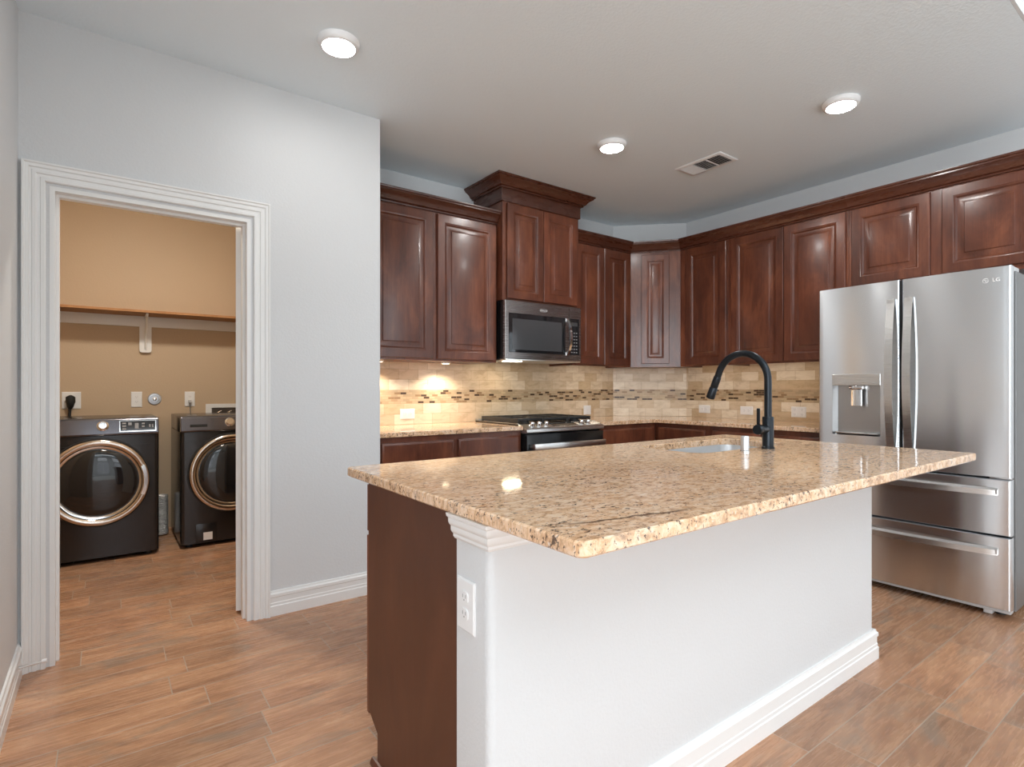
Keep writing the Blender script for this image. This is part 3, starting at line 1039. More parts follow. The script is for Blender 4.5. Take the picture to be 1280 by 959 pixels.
FX, FY = 2.337, 1.284
t = thing('faucet', 'matte black gooseneck pull-down faucet on the island countertop', 'faucet', (FX, FY, 0.914))
obj('base', MB().lathe([(0.027, 0.0002), (0.027, 0.008), (0.0235, 0.011), (0.0235, 0.136), (0.0215, 0.140)], (0, 0, 0), (0, 0, 1)), BLACKM, t)
R_ = 0.122
pts = [(0, 0, 0.138), (0, 0, 0.20), (0, 0, 0.26)]
zc = 0.300
pts.append((0, 0, zc))
for i in range(1, 25):
    a = PI - math.radians(158) * i / 24
    pts.append((0, R_ + R_ * math.cos(a), zc + R_ * math.sin(a)))
e0 = Vector(pts[-1])
dirn = Vector((0, math.sin(math.radians(22)), -math.cos(math.radians(22))))
pts.append(tuple(e0 + dirn * 0.03))
obj('spout', MB().tube(pts, 0.0155, 20), BLACKM, t)
h0 = e0 + dirn * 0.030
m = MB().lathe([(0.0165, 0), (0.0175, 0.004), (0.0175, 0.050), (0.0165, 0.053), (0.0185, 0.056), (0.0200, 0.100), (0.0200, 0.108), (0.0165, 0.110)], h0, dirn)
obj('spray_head', m, BLACKM, t)
m = MB().lathe([(0.018, 0.015), (0.018, 0.060), (0.0195, 0.063), (0.0215, 0.066), (0.0215, 0.086), (0.0195, 0.089)], (0, 0, 0.087), (-1, 0, 0))
hk = obj('handle', m, BLACKM, t)
obj('lever', MB().box(-0.081, -0.074, -0.007, 0.007, 0.105, 0.178, 0.002), BLACKM, hk)

t = thing('air_gap_cap', 'small brushed metal air gap cap beside the faucet', 'air gap cap', (2.128, 1.268, 0.914))
obj('cap', MB().lathe([(0.0165, 0.008), (0.0165, 0.062), (0.0145, 0.067), (0.004, 0.068)], (0, 0, 0), (0, 0, 1)), SINKM, t)
obj('base_ring', MB().lathe([(0.019, 0.0002), (0.019, 0.006), (0.0165, 0.009)], (0, 0, 0), (0, 0, 1)), CHROME, t)

# ------------------------------------------------------------------ outlets
def outlet(label, loc, rz, w=0.072, h=0.115, kind='duplex', horizontal=False, name='wall_outlet', cat='outlet', group='white wall outlets'):
    t = thing(name, label, cat, loc, rz, group)
    if horizontal:
        w, h = h, w
    e = 0.004
    L0 = [(-w / 2, -0.0003, -h / 2), (w / 2, -0.0003, -h / 2), (w / 2, -0.0003, h / 2), (-w / 2, -0.0003, h / 2)]
    L1 = [(x, -0.003, z) for x, _, z in L0]
    L2 = [(x - math.copysign(e, x), -0.006, z - math.copysign(e, z)) for x, _, z in L0]
    obj('cover_plate', MB().loft([L0, L1, L2]), WPLAST, t)

    def face(cx, cz, rot):
        q = MB()
        ww, hh = (0.030, 0.026) if not rot else (0.026, 0.030)
        q.prism([(cx + p[0], cz + p[1]) for p in rrect(-ww / 2, ww / 2, -hh / 2, hh / 2, 0.008, 4)], -0.0085, -0.006, 'y')
        o = obj('receptacle', q, WPLAST, t)
        s_ = MB()
        for k in (-1, 1):
            if rot:
                s_.box(cx - 0.004, cx + 0.004, -0.0088, -0.0080, cz + k * 0.006 - 0.001, cz + k * 0.006 + 0.001)
            else:
                s_.box(cx + k * 0.006 - 0.001, cx + k * 0.006 + 0.001, -0.0088, -0.0080, cz - 0.001, cz + 0.007)
        if not rot:
            s_.cyl((cx, -0.0088, cz - 0.006), (cx, -0.0080, cz - 0.006), 0.002, n=10)
        else:
            s_.cyl((cx + 0.008, -0.0088, cz), (cx + 0.008, -0.0080, cz), 0.002, n=10)
        obj('slots', s_, SLOT, o)
    if kind == 'duplex':
        for k in (-1, 1):
            if horizontal:
                face(k * 0.0195, 0, True)
            else:
                face(0, k * 0.0195, False)
    elif kind == 'quad':
        for kx in (-0.029, 0.023 + 0.006):
            for k in (-1, 1):
                face(kx, k * 0.0195, False)
    elif kind == 'switch':
        o = obj('rocker', MB().loft([[(-0.016, -0.006, -0.033), (0.016, -0.006, -0.033), (0.016, -0.006, 0.033), (-0.016, -0.006, 0.033)],
                                     [(-0.015, -0.0105, -0.032), (0.015, -0.0105, -0.032), (0.015, -0.0075, 0.032), (-0.015, -0.0075, 0.032)]]), WPLAST, t)
    elif kind == 'dryer':
        o = obj('receptacle', MB().lathe([(0.026, 0), (0.026, 0.004), (0.022, 0.005)], (0, -0.006, -0.01), (0, -1, 0), 28), GPLAST, t)
    return t


YT = YB - TH - 0.0007
XT = XR - TH - 0.0007
outlet('white outlet lying sideways on the tile left of the range', (1.783, YT, 0.990), 0, horizontal=True)
outlet('small upright white outlet on the tile right of the range', (3.594, YT, 0.977), 0, w=0.090, h=0.085, kind='switch')
outlet('white outlet on the right tile wall, nearest the kitchen corner', (XT, 3.030, 0.988), RZ, horizontal=True)
outlet('white outlet on the right tile wall, just left of the faucet lever', (XT, 2.617, 0.988), RZ, horizontal=True)
outlet('white double-gang outlet on the right tile wall, nearest the refrigerator', (XT, 2.177, 0.990), RZ, w=0.116, h=0.085, kind='quad')
outlet('white duplex outlet on the end of the island half wall', (IX0, 1.103, 0.672), -PI / 2, w=0.076, h=0.122)

# ------------------------------------------------------------------ over-the-range microwave
MX0, MX1, MY, MZ0, MZ1 = 2.372, 3.133, 3.300, 1.393, 1.8335
t = thing('microwave', 'stainless over-the-range microwave with dark window and curved handle', 'microwave', ((MX0 + MX1) / 2, MY, MZ0))
obj('case', MB().box(MX0 + 0.002, MX1 - 0.002, MY + 0.030, YB - TH - 0.002, MZ0 + 0.006, MZ1), BLACK, t, world=True, bevel=0.002)
XS = 3.000
m = MB()
gx0, gx1, gz0, gz1 = 2.402, 2.966, 1.445, 1.738
yf = MY
fr = [(0.0, yf + 0.028), (0.0, yf + 0.005), (0.005, yf)]
def rect(x0, x1, z0, z1, y):
    return [(x0, y, z0), (x1, y, z0), (x1, y, z1), (x0, y, z1)]
m.loft([rect(MX0, XS - 0.001, MZ0 + 0.004, MZ1 - 0.002, yf + 0.028), rect(MX0, XS - 0.001, MZ0 + 0.004, MZ1 - 0.002, yf + 0.004), rect(MX0 + 0.004, XS - 0.003, MZ0 + 0.008, MZ1 - 0.006, yf),
        rect(gx0, gx1, gz0, gz1, yf), rect(gx0 + 0.002, gx1 - 0.002, gz0 + 0.002, gz1 - 0.002, yf + 0.003)])
dr = obj('door', m, DSTEEL, t, world=True)
g1 = obj('door_glass', MB().box(gx0 + 0.002, gx1 - 0.002, yf + 0.0005, yf + 0.0028, gz0 + 0.002, gz1 - 0.002), GLASSB, dr, world=True)
obj('window', MB().box(2.437, 2.925, yf - 0.0006, yf + 0.0004, gz0 + 0.022, gz1 - 0.040), MWGLASS, dr, world=True)
m = MB().loft([rect(XS + 0.001, MX1, MZ0 + 0.004, MZ1 - 0.002, yf + 0.028), rect(XS + 0.001, MX1, MZ0 + 0.004, MZ1 - 0.002, yf + 0.004), rect(XS + 0.003, MX1 - 0.004, MZ0 + 0.008, MZ1 - 0.006, yf)])
cp = obj('control_panel', m, DSTEEL, t, world=True)
obj('keypad_glass', MB().box(XS + 0.008, MX1 - 0.022, yf - 0.0015, yf - 0.0001, gz0, gz1), GLASSB, cp, world=True)
m = MB()
for i in range(7):
    for j in range(3):
        m.box(XS + 0.022 + j * 0.026, XS + 0.036 + j * 0.026, yf - 0.0022, yf - 0.0016, gz0 + 0.018 + i * 0.026, gz0 + 0.025 + i * 0.026)
o = obj('key_legends', m, LEDS, cp, world=True)
obj('display', MB().box(XS + 0.020, XS + 0.092, yf - 0.0022, yf - 0.0016, gz1 - 0.060, gz1 - 0.030), MWGLASS, cp, world=True)
# bowed handle
hx = XS - 0.022
pts = []
for i in range(21):
    u = i / 20
    pts.append((hx, u))
loops = []
for i in range(21):
    u = i / 20
    z = gz0 - 0.005 + u * (gz1 - gz0 - 0.005)
    off = 0.012 + 0.045 * math.sin(PI * u) ** 0.8
    wd_ = 0.011
    loops.append([(hx - wd_, yf - off, z), (hx + wd_, yf - off, z), (hx + wd_ * 0.7, yf - off + 0.011, z), (hx - wd_ * 0.7, yf - off + 0.011, z)])
m = MB().loft(loops)
for zz in (gz0 + 0.008, gz1 - 0.016):
    m.box(hx - 0.008, hx + 0.008, yf - 0.014, yf + 0.001, zz - 0.012, zz + 0.012)
obj('handle', m, CHROME, dr, world=True)
m = MB().box(MX0 + 0.004, MX1 - 0.004, yf + 0.004, YB - 0.05, MZ0 - 0.006, MZ0 + 0.005, 0.002)
obj('underside', m, STEELH, t, world=True)
obj('cooktop_lamp', MB().box(2.46, 2.60, 3.40, 3.46, MZ0 - 0.009, MZ0 - 0.0062), MWLENS, t, world=True)
m = text_mb('Whirlpool', 0.017, 0.0006)
bmesh.ops.transform(m.bm, matrix=Matrix.Translation((2.735, yf - 0.0004, 1.778)) @ Matrix.Rotation(PI / 2, 4, 'X'), verts=m.bm.verts[:])
lg = obj('logo', m, LOGOW, t, world=True)
m = MB()
pts = [(2.735 + 0.040 * math.cos(a), yf - 0.0008, 1.778 + 0.011 * math.sin(a)) for a in [math.radians(-150 + 290 * i / 30) for i in range(31)]]
m.tube(pts, 0.0007, 6)
obj('swoosh', m, LOGOW, lg, world=True)

# ------------------------------------------------------------------ slide-in gas range
RX0, RX1, RY = 2.3705, 3.1305, 3.045
t = thing('gas_range', 'stainless slide-in gas range with black grates under the microwave', 'stove', ((RX0 + RX1) / 2, RY, 0))
m = MB().box(RX0 + 0.002, RX1 - 0.002, RY + 0.045, YB - TH - 0.004, 0.02, 0.884)
for fx_ in (RX0 + 0.05, RX1 - 0.05):
    for fy_ in (RY + 0.10, YB - 0.10):
        m.cyl((fx_, fy_, 0), (fx_, fy_, 0.02), 0.018, n=12)
obj('body', m, BLACK, t, world=True)
m = MB().box(RX0, RX1, RY + 0.095, YB - TH - 0.003, 0.9150, 0.9215, 0.002)
m.box(RX0 + 0.002, RX1 - 0.002, RY + 0.095, YB - TH - 0.004, 0.8845, 0.915)
obj('cooktop', m, BLACK, t, world=True)
m = MB().box(RX0, RX0 + 0.014, RY + 0.10, YB - TH - 0.003, 0.9217, 0.9245, 0.001)
m.box(RX1 - 0.014, RX1, RY + 0.10, YB - TH - 0.003, 0.9217, 0.9245, 0.001)
m.box(RX0 + 0.014, RX1 - 0.014, YB - TH - 0.05, YB - TH - 0.003, 0.9217, 0.934, 0.003)
m.box(RX0, RX0 + 0.05, YB - TH - 0.045, YB - TH - 0.003, 0.9245, 0.937, 0.003)
obj('side_trim', m, STEELH, t, world=True)
# control fascia: sloping top and stainless lip
fas = [(RY + 0.0945, 0.9215), (RY + 0.0945, 0.862), (RY + 0.004, 0.862), (RY - 0.006, 0.868), (RY - 0.006, 0.888), (RY + 0.006, 0.898)]
fp = obj('control_fascia', MB().prism(fas, RX0, RX1, 'x'), STEELH, t, world=True, bevel=0.002)
sl = Vector((0, RY + 0.0945 - (RY + 0.006), 0.9215 - 0.898)).normalized()
nrm = Vector((0, -sl.z, sl.y))
for kx in (2.455, 2.520, 2.585, 2.935, 3.005):
    c0 = Vector((kx, RY + 0.047, 0.9090)) + nrm * 0.0006
    q = MB().lathe([(0.024, 0), (0.024, 0.004), (0.0175, 0.007), (0.0165, 0.028), (0.0145, 0.031), (0.004, 0.031)], c0, nrm, 24)
    q.bm.verts.ensure_lookup_table()
    kn = obj('knob', q, CHROME, t, world=True)
m = MB().prism([(RY + 0.024, 0.9036), (RY + 0.082, 0.9190), (RY + 0.082, 0.9200), (RY + 0.024, 0.9046)], 2.64, 2.885, 'x')
obj('display', m, GLASSB, t, world=True)
# oven door
m = MB().box(RX0 + 0.004, RX1 - 0.004, RY, RY + 0.044, 0.215, 0.852, 0.004)
od = obj('oven_door', m, BLACK, t, world=True)
m = MB().box(RX0 + 0.004, RX1 - 0.004, RY - 0.006, RY - 0.0005, 0.215, 0.33, 0.002)
m.box(RX0 + 0.004, RX0 + 0.09, RY - 0.006, RY - 0.0005, 0.3305, 0.70, 0.002)
m.box(RX1 - 0.09, RX1 - 0.004, RY - 0.006, RY - 0.0005, 0.3305, 0.70, 0.002)
obj('door_skin', m, STEEL, od, world=True)
obj('oven_window', MB().box(RX0 + 0.091, RX1 - 0.091, RY - 0.004, RY - 0.0005, 0.3305, 0.70), GLASSB, od, world=True)
m = MB().box(RX0 + 0.03, RX1 - 0.03, RY - 0.058, RY - 0.040, 0.748, 0.790, 0.006)
for k in (RX0 + 0.045, RX1 - 0.045):
    m.box(k - 0.012, k + 0.012, RY - 0.042, RY - 0.0005, 0.755, 0.783, 0.003)
obj('door_handle', m, STEELH, od, world=True)
m = MB().box(RX0 + 0.004, RX1 - 0.004, RY - 0.002, RY + 0.044, 0.06, 0.208, 0.004)
obj('warming_drawer', m, STEEL, t, world=True)
# burners and grates
for bx, by in ((2.50, 3.24), (2.50, 3.52), (2.75, 3.38), (3.0, 3.24), (3.0, 3.52)):
    obj('burner', MB().lathe([(0.050, 0), (0.050, 0.006), (0.036, 0.008), (0.036, 0.018), (0.030, 0.021), (0.004, 0.021)], (bx, by, 0.9216), (0, 0, 1), 24), IRON, t, world=True)
for gi, (gx0_, gx1_) in enumerate(((2.388, 2.628), (2.632, 2.868), (2.872, 3.112))):
    m = MB()
    y0_, y1_ = RY + 0.125, YB - TH - 0.065
    zz0, zz1 = 0.944, 0.960
    for xx in (gx0_, gx1_ - 0.012):
        m.box(xx, xx + 0.012, y0_, y1_, 0.930, zz1, 0.002)
    for yy in (y0_, y1_ - 0.012, (y0_ + y1_) / 2 - 0.006):
        m.box(gx0_ + 0.012, gx1_ - 0.012, yy, yy + 0.012, zz0, zz1, 0.002)
    for k in range(1, 4):
        xx = gx0_ + (gx1_ - gx0_) * k / 4
        m.box(xx - 0.005, xx + 0.005, y0_ + 0.012, y0_ + 0.13, zz0, zz1, 0.002)
        m.box(xx - 0.005, xx + 0.005, y1_ - 0.13, y1_ - 0.012, zz0, zz1, 0.002)
    for xx in (gx0_, gx1_ - 0.012):
        for yy in (y0_, y1_ - 0.012):
            m.box(xx, xx + 0.012, yy, yy + 0.012, 0.9247 if xx in (2.388,) or gi == 2 else 0.9216, 0.9299)
    obj('grate', m, IRON, t, world=True)

# ------------------------------------------------------------------ refrigerator
FX0, FY0, FY1 = 3.660, 0.752, 1.680
FYM = 1.2265
t = thing('refrigerator', 'stainless french-door refrigerator with two freezer drawers and door dispenser', 'refrigerator', (FX0, (FY0 + FY1) / 2, 0))
obj('cabinet_body', MB().box(3.745, 4.40, FY0 - 0.006, FY1 + 0.006, 0.035, 1.778), SIDEG, t, world=True, bevel=0.004)
obj('gasket', MB().box(3.7325, 3.7445, FY0 + 0.012, FY1 - 0.012, 0.06, 1.77), GAP, t, world=True)
obj('flipper_mullion', MB().box(3.676, 3.7322, FYM - 0.0075, FYM + 0.0075, 0.725, 1.795), GAP, t, world=True)


def bulge(y):
    k = (y - (FY0 + FY1) / 2) / ((FY1 - FY0) / 2)
    return 0.010 * k * k


def curved(y0, y1, z0, z1, hole=None, n=14, e=0.006):
    """a slab whose front bows gently outwards; optional rectangular hole with a recess"""
    m = MB()
    ys = [y0 + (y1 - y0) * i / n for i in range(n + 1)]
    ys = sorted(ys + [y0 + e + 0.003, y1 - e - 0.003])
    if hole:
        ys = sorted(set([y for y in ys if abs(y - hole[0]) > 0.006 and abs(y - hole[1]) > 0.006] + [hole[0], hole[1]]))
    zs = [z0, z1] if not hole else [z0, hole[2], hole[3], z1]
    xb = 3.732

    def xf(y):
        return FX0 + bulge(y)
    G = {}

    def V(y, z):
        k = (round(y, 5), round(z, 5))
        if k not in G:
            yy = min(max(y, y0 + e), y1 - e)
            zz = min(max(z, z0 + e * 0.6), z1 - e * 0.6)
            G[k] = m.v((xf(y), yy, zz))
        return G[k]
    for a, b in zip(ys[:-1], ys[1:]):
        for c, d_ in zip(zs[:-1], zs[1:]):
            if hole and a >= hole[0] - 1e-6 and b <= hole[1] + 1e-6 and c >= hole[2] - 1e-6 and d_ <= hole[3] + 1e-6:
                continue
            m.bm.faces.new((V(a, c), V(b, c), V(b, d_), V(a, d_)))
    # rim: front outline -> eased edge -> back
    front_loop = [V(y, z0) for y in ys] + ([V(y1, z) for z in zs[1:-1]]) + [V(y, z1) for y in ys[::-1]] + [V(y0, z) for z in zs[1:-1][::-1]]
    co = []
    for y in ys:
        co.append((y, z0))
    for z in zs[1:-1]:
        co.append((y1, z))
    for y in ys[::-1]:
        co.append((y, z1))
    for z in zs[1:-1][::-1]:
        co.append((y0, z))
    mid = [m.v((xf(y) + e, y, z)) for y, z in co]
    bk = [m.v((xb, y, z)) for y, z in co]
    nn = len(co)
    for A, B in ((front_loop, mid), (mid, bk)):
        for i in range(nn):
            j = (i + 1) % nn
            if A[i] is A[j]:
                continue
            m.bm.faces.new((A[i], A[j], B[j], B[i]))
    m.bm.faces.new(bk)
    return m


DH = (1.330, 1.597, 0.893, 1.262)
ld = obj('left_door', curved(FYM + 0.008, FY1, 0.722, 1.800, DH, e=0.004), STEEL, t, world=True, smooth=50)
rd = obj('right_door', curved(FY0, FYM - 0.008, 0.722, 1.800, e=0.004), STEEL, t, world=True, smooth=50)
d1 = obj('freezer_drawer', curved(FY0, FY1, 0.428, 0.712), STEEL, t, world=True, smooth=50)
d2 = obj('freezer_drawer', curved(FY0, FY1, 0.050, 0.418), STEEL, t, world=True, smooth=50)


def door_handle(yc, parent):
    loops = []
    n = 28
    for i in range(n + 1):
        u = i / n
        z = 0.815 + u * (1.690 - 0.815)
        x = FX0 + bulge(yc) - 0.018 - 0.042 * math.sin(PI * u) ** 0.9
        hw = 0.020
        loops.append([(x, yc - hw, z), (x, yc + hw, z), (x + 0.014, yc + hw * 0.8, z), (x + 0.014, yc - hw * 0.8, z)])
    m = MB().loft(loops)
    for zz in (0.825, 1.672):
        m.box(FX0 + bulge(yc) - 0.022, FX0 + bulge(yc) + 0.001, yc - 0.011, yc + 0.011, zz - 0.012, zz + 0.012)
    obj('handle', m, STEELH, parent, world=True, smooth=40)


door_handle(FYM + 0.044, ld)
door_handle(FYM - 0.044, rd)


def drawer_handle(z, parent):
    loops = []
    n = 28
    for i in range(n + 1):
        u = i / n
        y = 0.80 + u * (1.632 - 0.80)
        x = FX0 + bulge(y) - 0.016 - 0.034 * math.sin(PI * u) ** 0.7
        loops.append([(x, y, z - 0.018), (x, y, z + 0.010), (x + 0.022, y, z + 0.020), (x + 0.018, y, z - 0.012)])
    m = MB().loft(loops)
    for yy in (0.815, 1.617):
        m.box(FX0 + bulge(yy) - 0.018, FX0 + bulge(yy) + 0.002, yy - 0.014, yy + 0.014, z - 0.010, z + 0.012)
    obj('handle', m, STEELH, parent, world=True, smooth=40)


drawer_handle(0.650, d1)
drawer_handle(0.345, d2)
# dispenser in the left door
dx0 = FX0 + bulge(1.6) + 0.0
m = MB()
yy0, yy1, zz0, zz1 = DH
# recess liner (five inner faces, a box open to the front)
A = [(FX0 + bulge(yy0), yy0, zz0), (FX0 + bulge(yy1), yy1, zz0), (FX0 + bulge(yy1), yy1, zz1), (FX0 + bulge(yy0), yy0, zz1)]
B = [(FX0 + 0.055, yy0 + 0.012, zz0 + 0.012), (FX0 + 0.055, yy1 - 0.012, zz0 + 0.012), (FX0 + 0.055, yy1 - 0.012, zz1 - 0.01), (FX0 + 0.055, yy0 + 0.012, zz1 - 0.01)]
m.loft([A, B], cap0=False)
ds = obj('dispenser_recess', m, brushed('dispenser_steel', (0.50, 0.50, 0.50), 0.30, 0.3), ld, world=True)
m = MB().prism([(FX0 + bulge(yy0) - 0.006, yy0), (FX0 + bulge(1.46) - 0.007, 1.46), (FX0 + bulge(yy1) - 0.006, yy1), (FX0 + 0.050, yy1), (FX0 + 0.050, yy0)], 1.196, zz1 + 0.002)
obj('dispenser_display', m, STEELH, ld, world=True, bevel=0.002)
m = MB().box(FX0 + 0.002, FX0 + 0.054, 1.430, 1.502, 1.172, 1.1955, 0.004)
ch = obj('dispenser_spout', m, CHROME, ld, world=True)
m = MB().prism([(FX0 + 0.018, 1.436), (FX0 + 0.010, 1.466), (FX0 + 0.018, 1.496), (FX0 + 0.030, 1.496), (FX0 + 0.030, 1.436)], 1.070, 1.1715)
obj('dispenser_paddle', m, CHROME, ld, world=True, bevel=0.003)
m = MB().box(FX0 + 0.006, FX0 + 0.052, yy0 + 0.016, yy1 - 0.016, zz0 + 0.008, zz0 + 0.016, 0.002)
obj('drip_tray', m, STEELH, ld, world=True)
# hinge covers, feet
for y0_, y1_ in ((FY0 + 0.006, FY0 + 0.075), (FY1 - 0.075, FY1 - 0.006)):
    obj('hinge_cover', MB().box(3.700, 3.860, y0_, y1_, 1.8005 if False else 1.7785, 1.806, 0.004), GPLAST, t, world=True) if False else \
        obj('hinge_cover', MB().box(3.7335, 3.860, y0_, y1_, 1.7785, 1.806, 0.004), GPLAST, t, world=True)
obj('middle_hinge', MB().box(3.700, 3.7445, FY0 + 0.002, FY0 + 0.09, 0.7135, 0.7205), CHROME, t, world=True)
obj('base_grille', MB().box(3.690, 3.7445, FY0 + 0.004, FY1 - 0.004, 0.030, 0.0485, 0.002), GPLAST, t, world=True)
for yy in (FY0 + 0.06, FY1 - 0.06):
    obj('levelling_foot', MB().lathe([(0.020, 0), (0.020, 0.014), (0.012, 0.016), (0.012, 0.036)], (3.775, yy, 0), (0, 0, 1), 20), BLACKR, t, world=True)
    obj('roller_bracket', MB().box(3.72, 3.80, yy + 0.024 if yy < 1 else yy - 0.06, yy + 0.06 if yy < 1 else yy - 0.024, 0.002, 0.0345, 0.003), WPLAST, t, world=True)
obj('rear_foot', MB().box(4.30, 4.38, FY0 + 0.05, FY1 - 0.05, 0.0, 0.0345), BLACKR, t, world=True)
# round emblem and letters near the top corner of the right door
LY, LZ = 0.832, 1.733
RM = Matrix.Rotation(-PI / 2, 4, 'Z') @ Matrix.Rotation(PI / 2, 4, 'X')
xb_ = FX0 + bulge(LY) - 0.0004
m = text_mb('LG', 0.026, 0.0006)
bmesh.ops.transform(m.bm, matrix=Matrix.Translation((FX0 + bulge(LY - 0.024) - 0.0004, LY - 0.024, LZ)) @ RM, verts=m.bm.verts[:])
lg = obj('logo', m, LOGOW, rd, world=True)
m = MB()
EY = LY + 0.018
xe = FX0 + bulge(EY) - 0.0008
pts = [(xe, EY + 0.0115 * math.sin(a), LZ + 0.0115 * math.cos(a)) for a in [math.radians(-90 + 330 * -i / 30) for i in range(31)]]
m.tube(pts, 0.0011, 6)
m.box(xe - 0.001, xe + 0.0006, EY - 0.001, EY + 0.001, LZ - 0.006, LZ + 0.006)
m.box(xe - 0.001, xe + 0.0006, EY - 0.006, EY - 0.001, LZ - 0.006, LZ - 0.0045)
m.box(xe - 0.001, xe + 0.0006, EY - 0.011, EY - 0.004, LZ - 0.0008, LZ + 0.0008)
m.cyl((xe - 0.001, EY + 0.005, LZ + 0.004), (xe + 0.0006, EY + 0.005, LZ + 0.004), 0.002, n=12)
obj('emblem', m, LOGOW, lg, world=True)

# ------------------------------------------------------------------ washer and dryer
def laundry_machine(name, label, x0, kind):
    w, z1, yf_, yb_ = 0.686, 0.972, 4.672, 5.38
    t = thing(name, label, 'dryer' if kind == 'dryer' else 'washing machine', (x0 + w / 2, yf_, 0), 0, 'front-loading laundry machines')
    x1 = x0 + w
    xc = x0 + w / 2
    # body with softly rounded vertical corners
    fp_ = rrect(x0, x1, yf_, yb_, 0.03, 6, (1, 1, 0, 0))
    m = MB().loft([[(p[0], p[1], 0.03) for p in fp_], [(p[0], p[1], z1 - 0.118) for p in fp_]])
    body = obj('body', m, ONYX, t, world=True)
    m = MB().box(x0 + 0.001, x1 - 0.001, yf_ + 0.055, yb_, z1 - 0.1175, z1 - 0.004, 0.004)
    obj('top_panel', m, ONYX, t, world=True)
    # sloping glossy control panel
    pr = [(yf_ + 0.0545, z1 - 0.117), (yf_ - 0.006, z1 - 0.117), (yf_ - 0.012, z1 - 0.104), (yf_ + 0.012, z1 - 0.008), (yf_ + 0.024, z1), (yf_ + 0.0545, z1)]
    cpn = obj('control_panel', MB().prism(pr, x0 + 0.001, x1 - 0.001, 'x'), ONYXP, t, world=True, bevel=0.006, seg=3)
    sl_ = Vector((0, 0.024, 0.096)).normalized()
    nr = Vector((0, -sl_.z, sl_.y))

    def onp(x, k, off=0.0004):
        return Vector((x, yf_ - 0.012 + 0.024 * k, z1 - 0.104 + 0.096 * k)) + nr * off
    def plate_(xa, xb, ka, kb, th, mt, nm, par):
        q = MB().loft([[onp(xa, ka), onp(xb, ka), onp(xb, kb), onp(xa, kb)], [onp(xa, ka, th), onp(xb, ka, th), onp(xb, kb, th), onp(xa, kb, th)]])
        return obj(nm, q, mt, par, world=True)
    kn = MB().lathe([(0.034, 0), (0.034, 0.006), (0.028, 0.010), (0.027, 0.026), (0.022, 0.030), (0.004, 0.030)], onp(xc + (0.02 if kind == 'dryer' else -0.02), 0.55), nr, 32)
    obj('dial', kn, CHROME, cpn, world=True)
    if kind == 'dryer':
        fr_ = plate_(xc + 0.112, xc + 0.325, 0.10, 0.90, 0.0015, CHROME, 'display_frame', cpn)
        sc_ = plate_(xc + 0.117, xc + 0.320, 0.15, 0.85, 0.0022, GLASSB, 'display', cpn)
        for i, (a, b_, k0, k1) in enumerate(((0.128, 0.150, 0.65, 0.75), (0.128, 0.150, 0.45, 0.55), (0.128, 0.150, 0.25, 0.35), (0.162, 0.182, 0.55, 0.75), (0.200, 0.222, 0.30, 0.70), (0.240, 0.258, 0.60, 0.70), (0.240, 0.258, 0.40, 0.50), (0.284, 0.292, 0.38, 0.58), (0.300, 0.308, 0.38, 0.58))):
            q = MB().loft([[onp(xc + a, k0, 0.0023), onp(xc + b_, k0, 0.0023), onp(xc + b_, k1, 0.0023), onp(xc + a, k1, 0.0023)], [onp(xc + a, k0, 0.0028), onp(xc + b_, k0, 0.0028), onp(xc + b_, k1, 0.0028), onp(xc + a, k1, 0.0028)]])
            obj('legend', q, LEDS, sc_, world=True)
    else:
        dw = plate_(x0 + 0.030, x0 + 0.225, 0.08, 0.93, 0.0012, ONYXP, 'detergent_drawer', cpn)
        plate_(x0 + 0.060, x0 + 0.172, 0.24, 0.44, 0.0022, GAP, 'finger_slot', dw)
    # round door: ring, glass bowl
    zc_, R = 0.542, 0.290
    c = (xc - 0.004, yf_, zc_)
    ax = (0, -1, 0)
    obj('door_seal', MB().lathe([(R + 0.008, 0.0003), (R + 0.008, 0.010), (R - 0.01, 0.012)], c, ax, 64), BLACKR, t, world=True)
    dd = obj('door_ring', MB().lathe([(R, 0.011), (R, 0.034), (R - 0.010, 0.044), (R - 0.024, 0.046), (R - 0.040, 0.040), (R - 0.046, 0.030), (R - 0.047, 0.012)], c, ax, 72, cap0=False, cap1=False), BRONZE, t, world=True, smooth=50)
    obj('inner_ring', MB().lathe([(R - 0.047, 0.014), (R - 0.047, 0.030), (R - 0.056, 0.028), (R - 0.066, 0.022), (R - 0.070, 0.016)], c, ax, 72, cap0=False, cap1=False), CHROME, dd, world=True, smooth=50)
    prof = [(R - 0.058, 0.012)]
    for i in range(0, 11):
        u = i / 10
        prof.append(((R - 0.064) * math.cos(u * PI / 2) + 0.001, 0.020 + 0.040 * math.sin(u * PI / 2)))
    obj('door_glass', MB().lathe(prof, c, ax, 72), GLASSB, dd, world=True, smooth=60)
    q = MB()
    for k in range(9):
        pass
    a0 = [math.radians(-22 + 44 * i / 12) for i in range(13)]
    q.loft([[(c[0] + rr * math.cos(a), yf_ - yo, zc_ + rr * math.sin(a)) for rr, yo in ((R - 0.034, 0.0445), (R - 0.012, 0.0445), (R - 0.012, 0.049), (R - 0.034, 0.050))] for a in a0])
    obj('door_grip', q, CHROME, dd, world=True)
    # seam across the front under the panel, feet
    for xa, xb in ((x0 + 0.035, xc - 0.17), (xc + 0.165, x1 - 0.035)):
        obj('front_seam', MB().box(xa, xb, yf_ - 0.0008, yf_ + 0.001, 0.787, 0.790), GAP, body, world=True)
    for fx_ in (x0 + 0.06, x1 - 0.06):
        for fy_ in (yf_ + 0.07, yb_ - 0.07):
            obj('foot', MB().cyl((fx_, fy_, 0), (fx_, fy_, 0.031), 0.022, n=16), BLACKR, t, world=True)
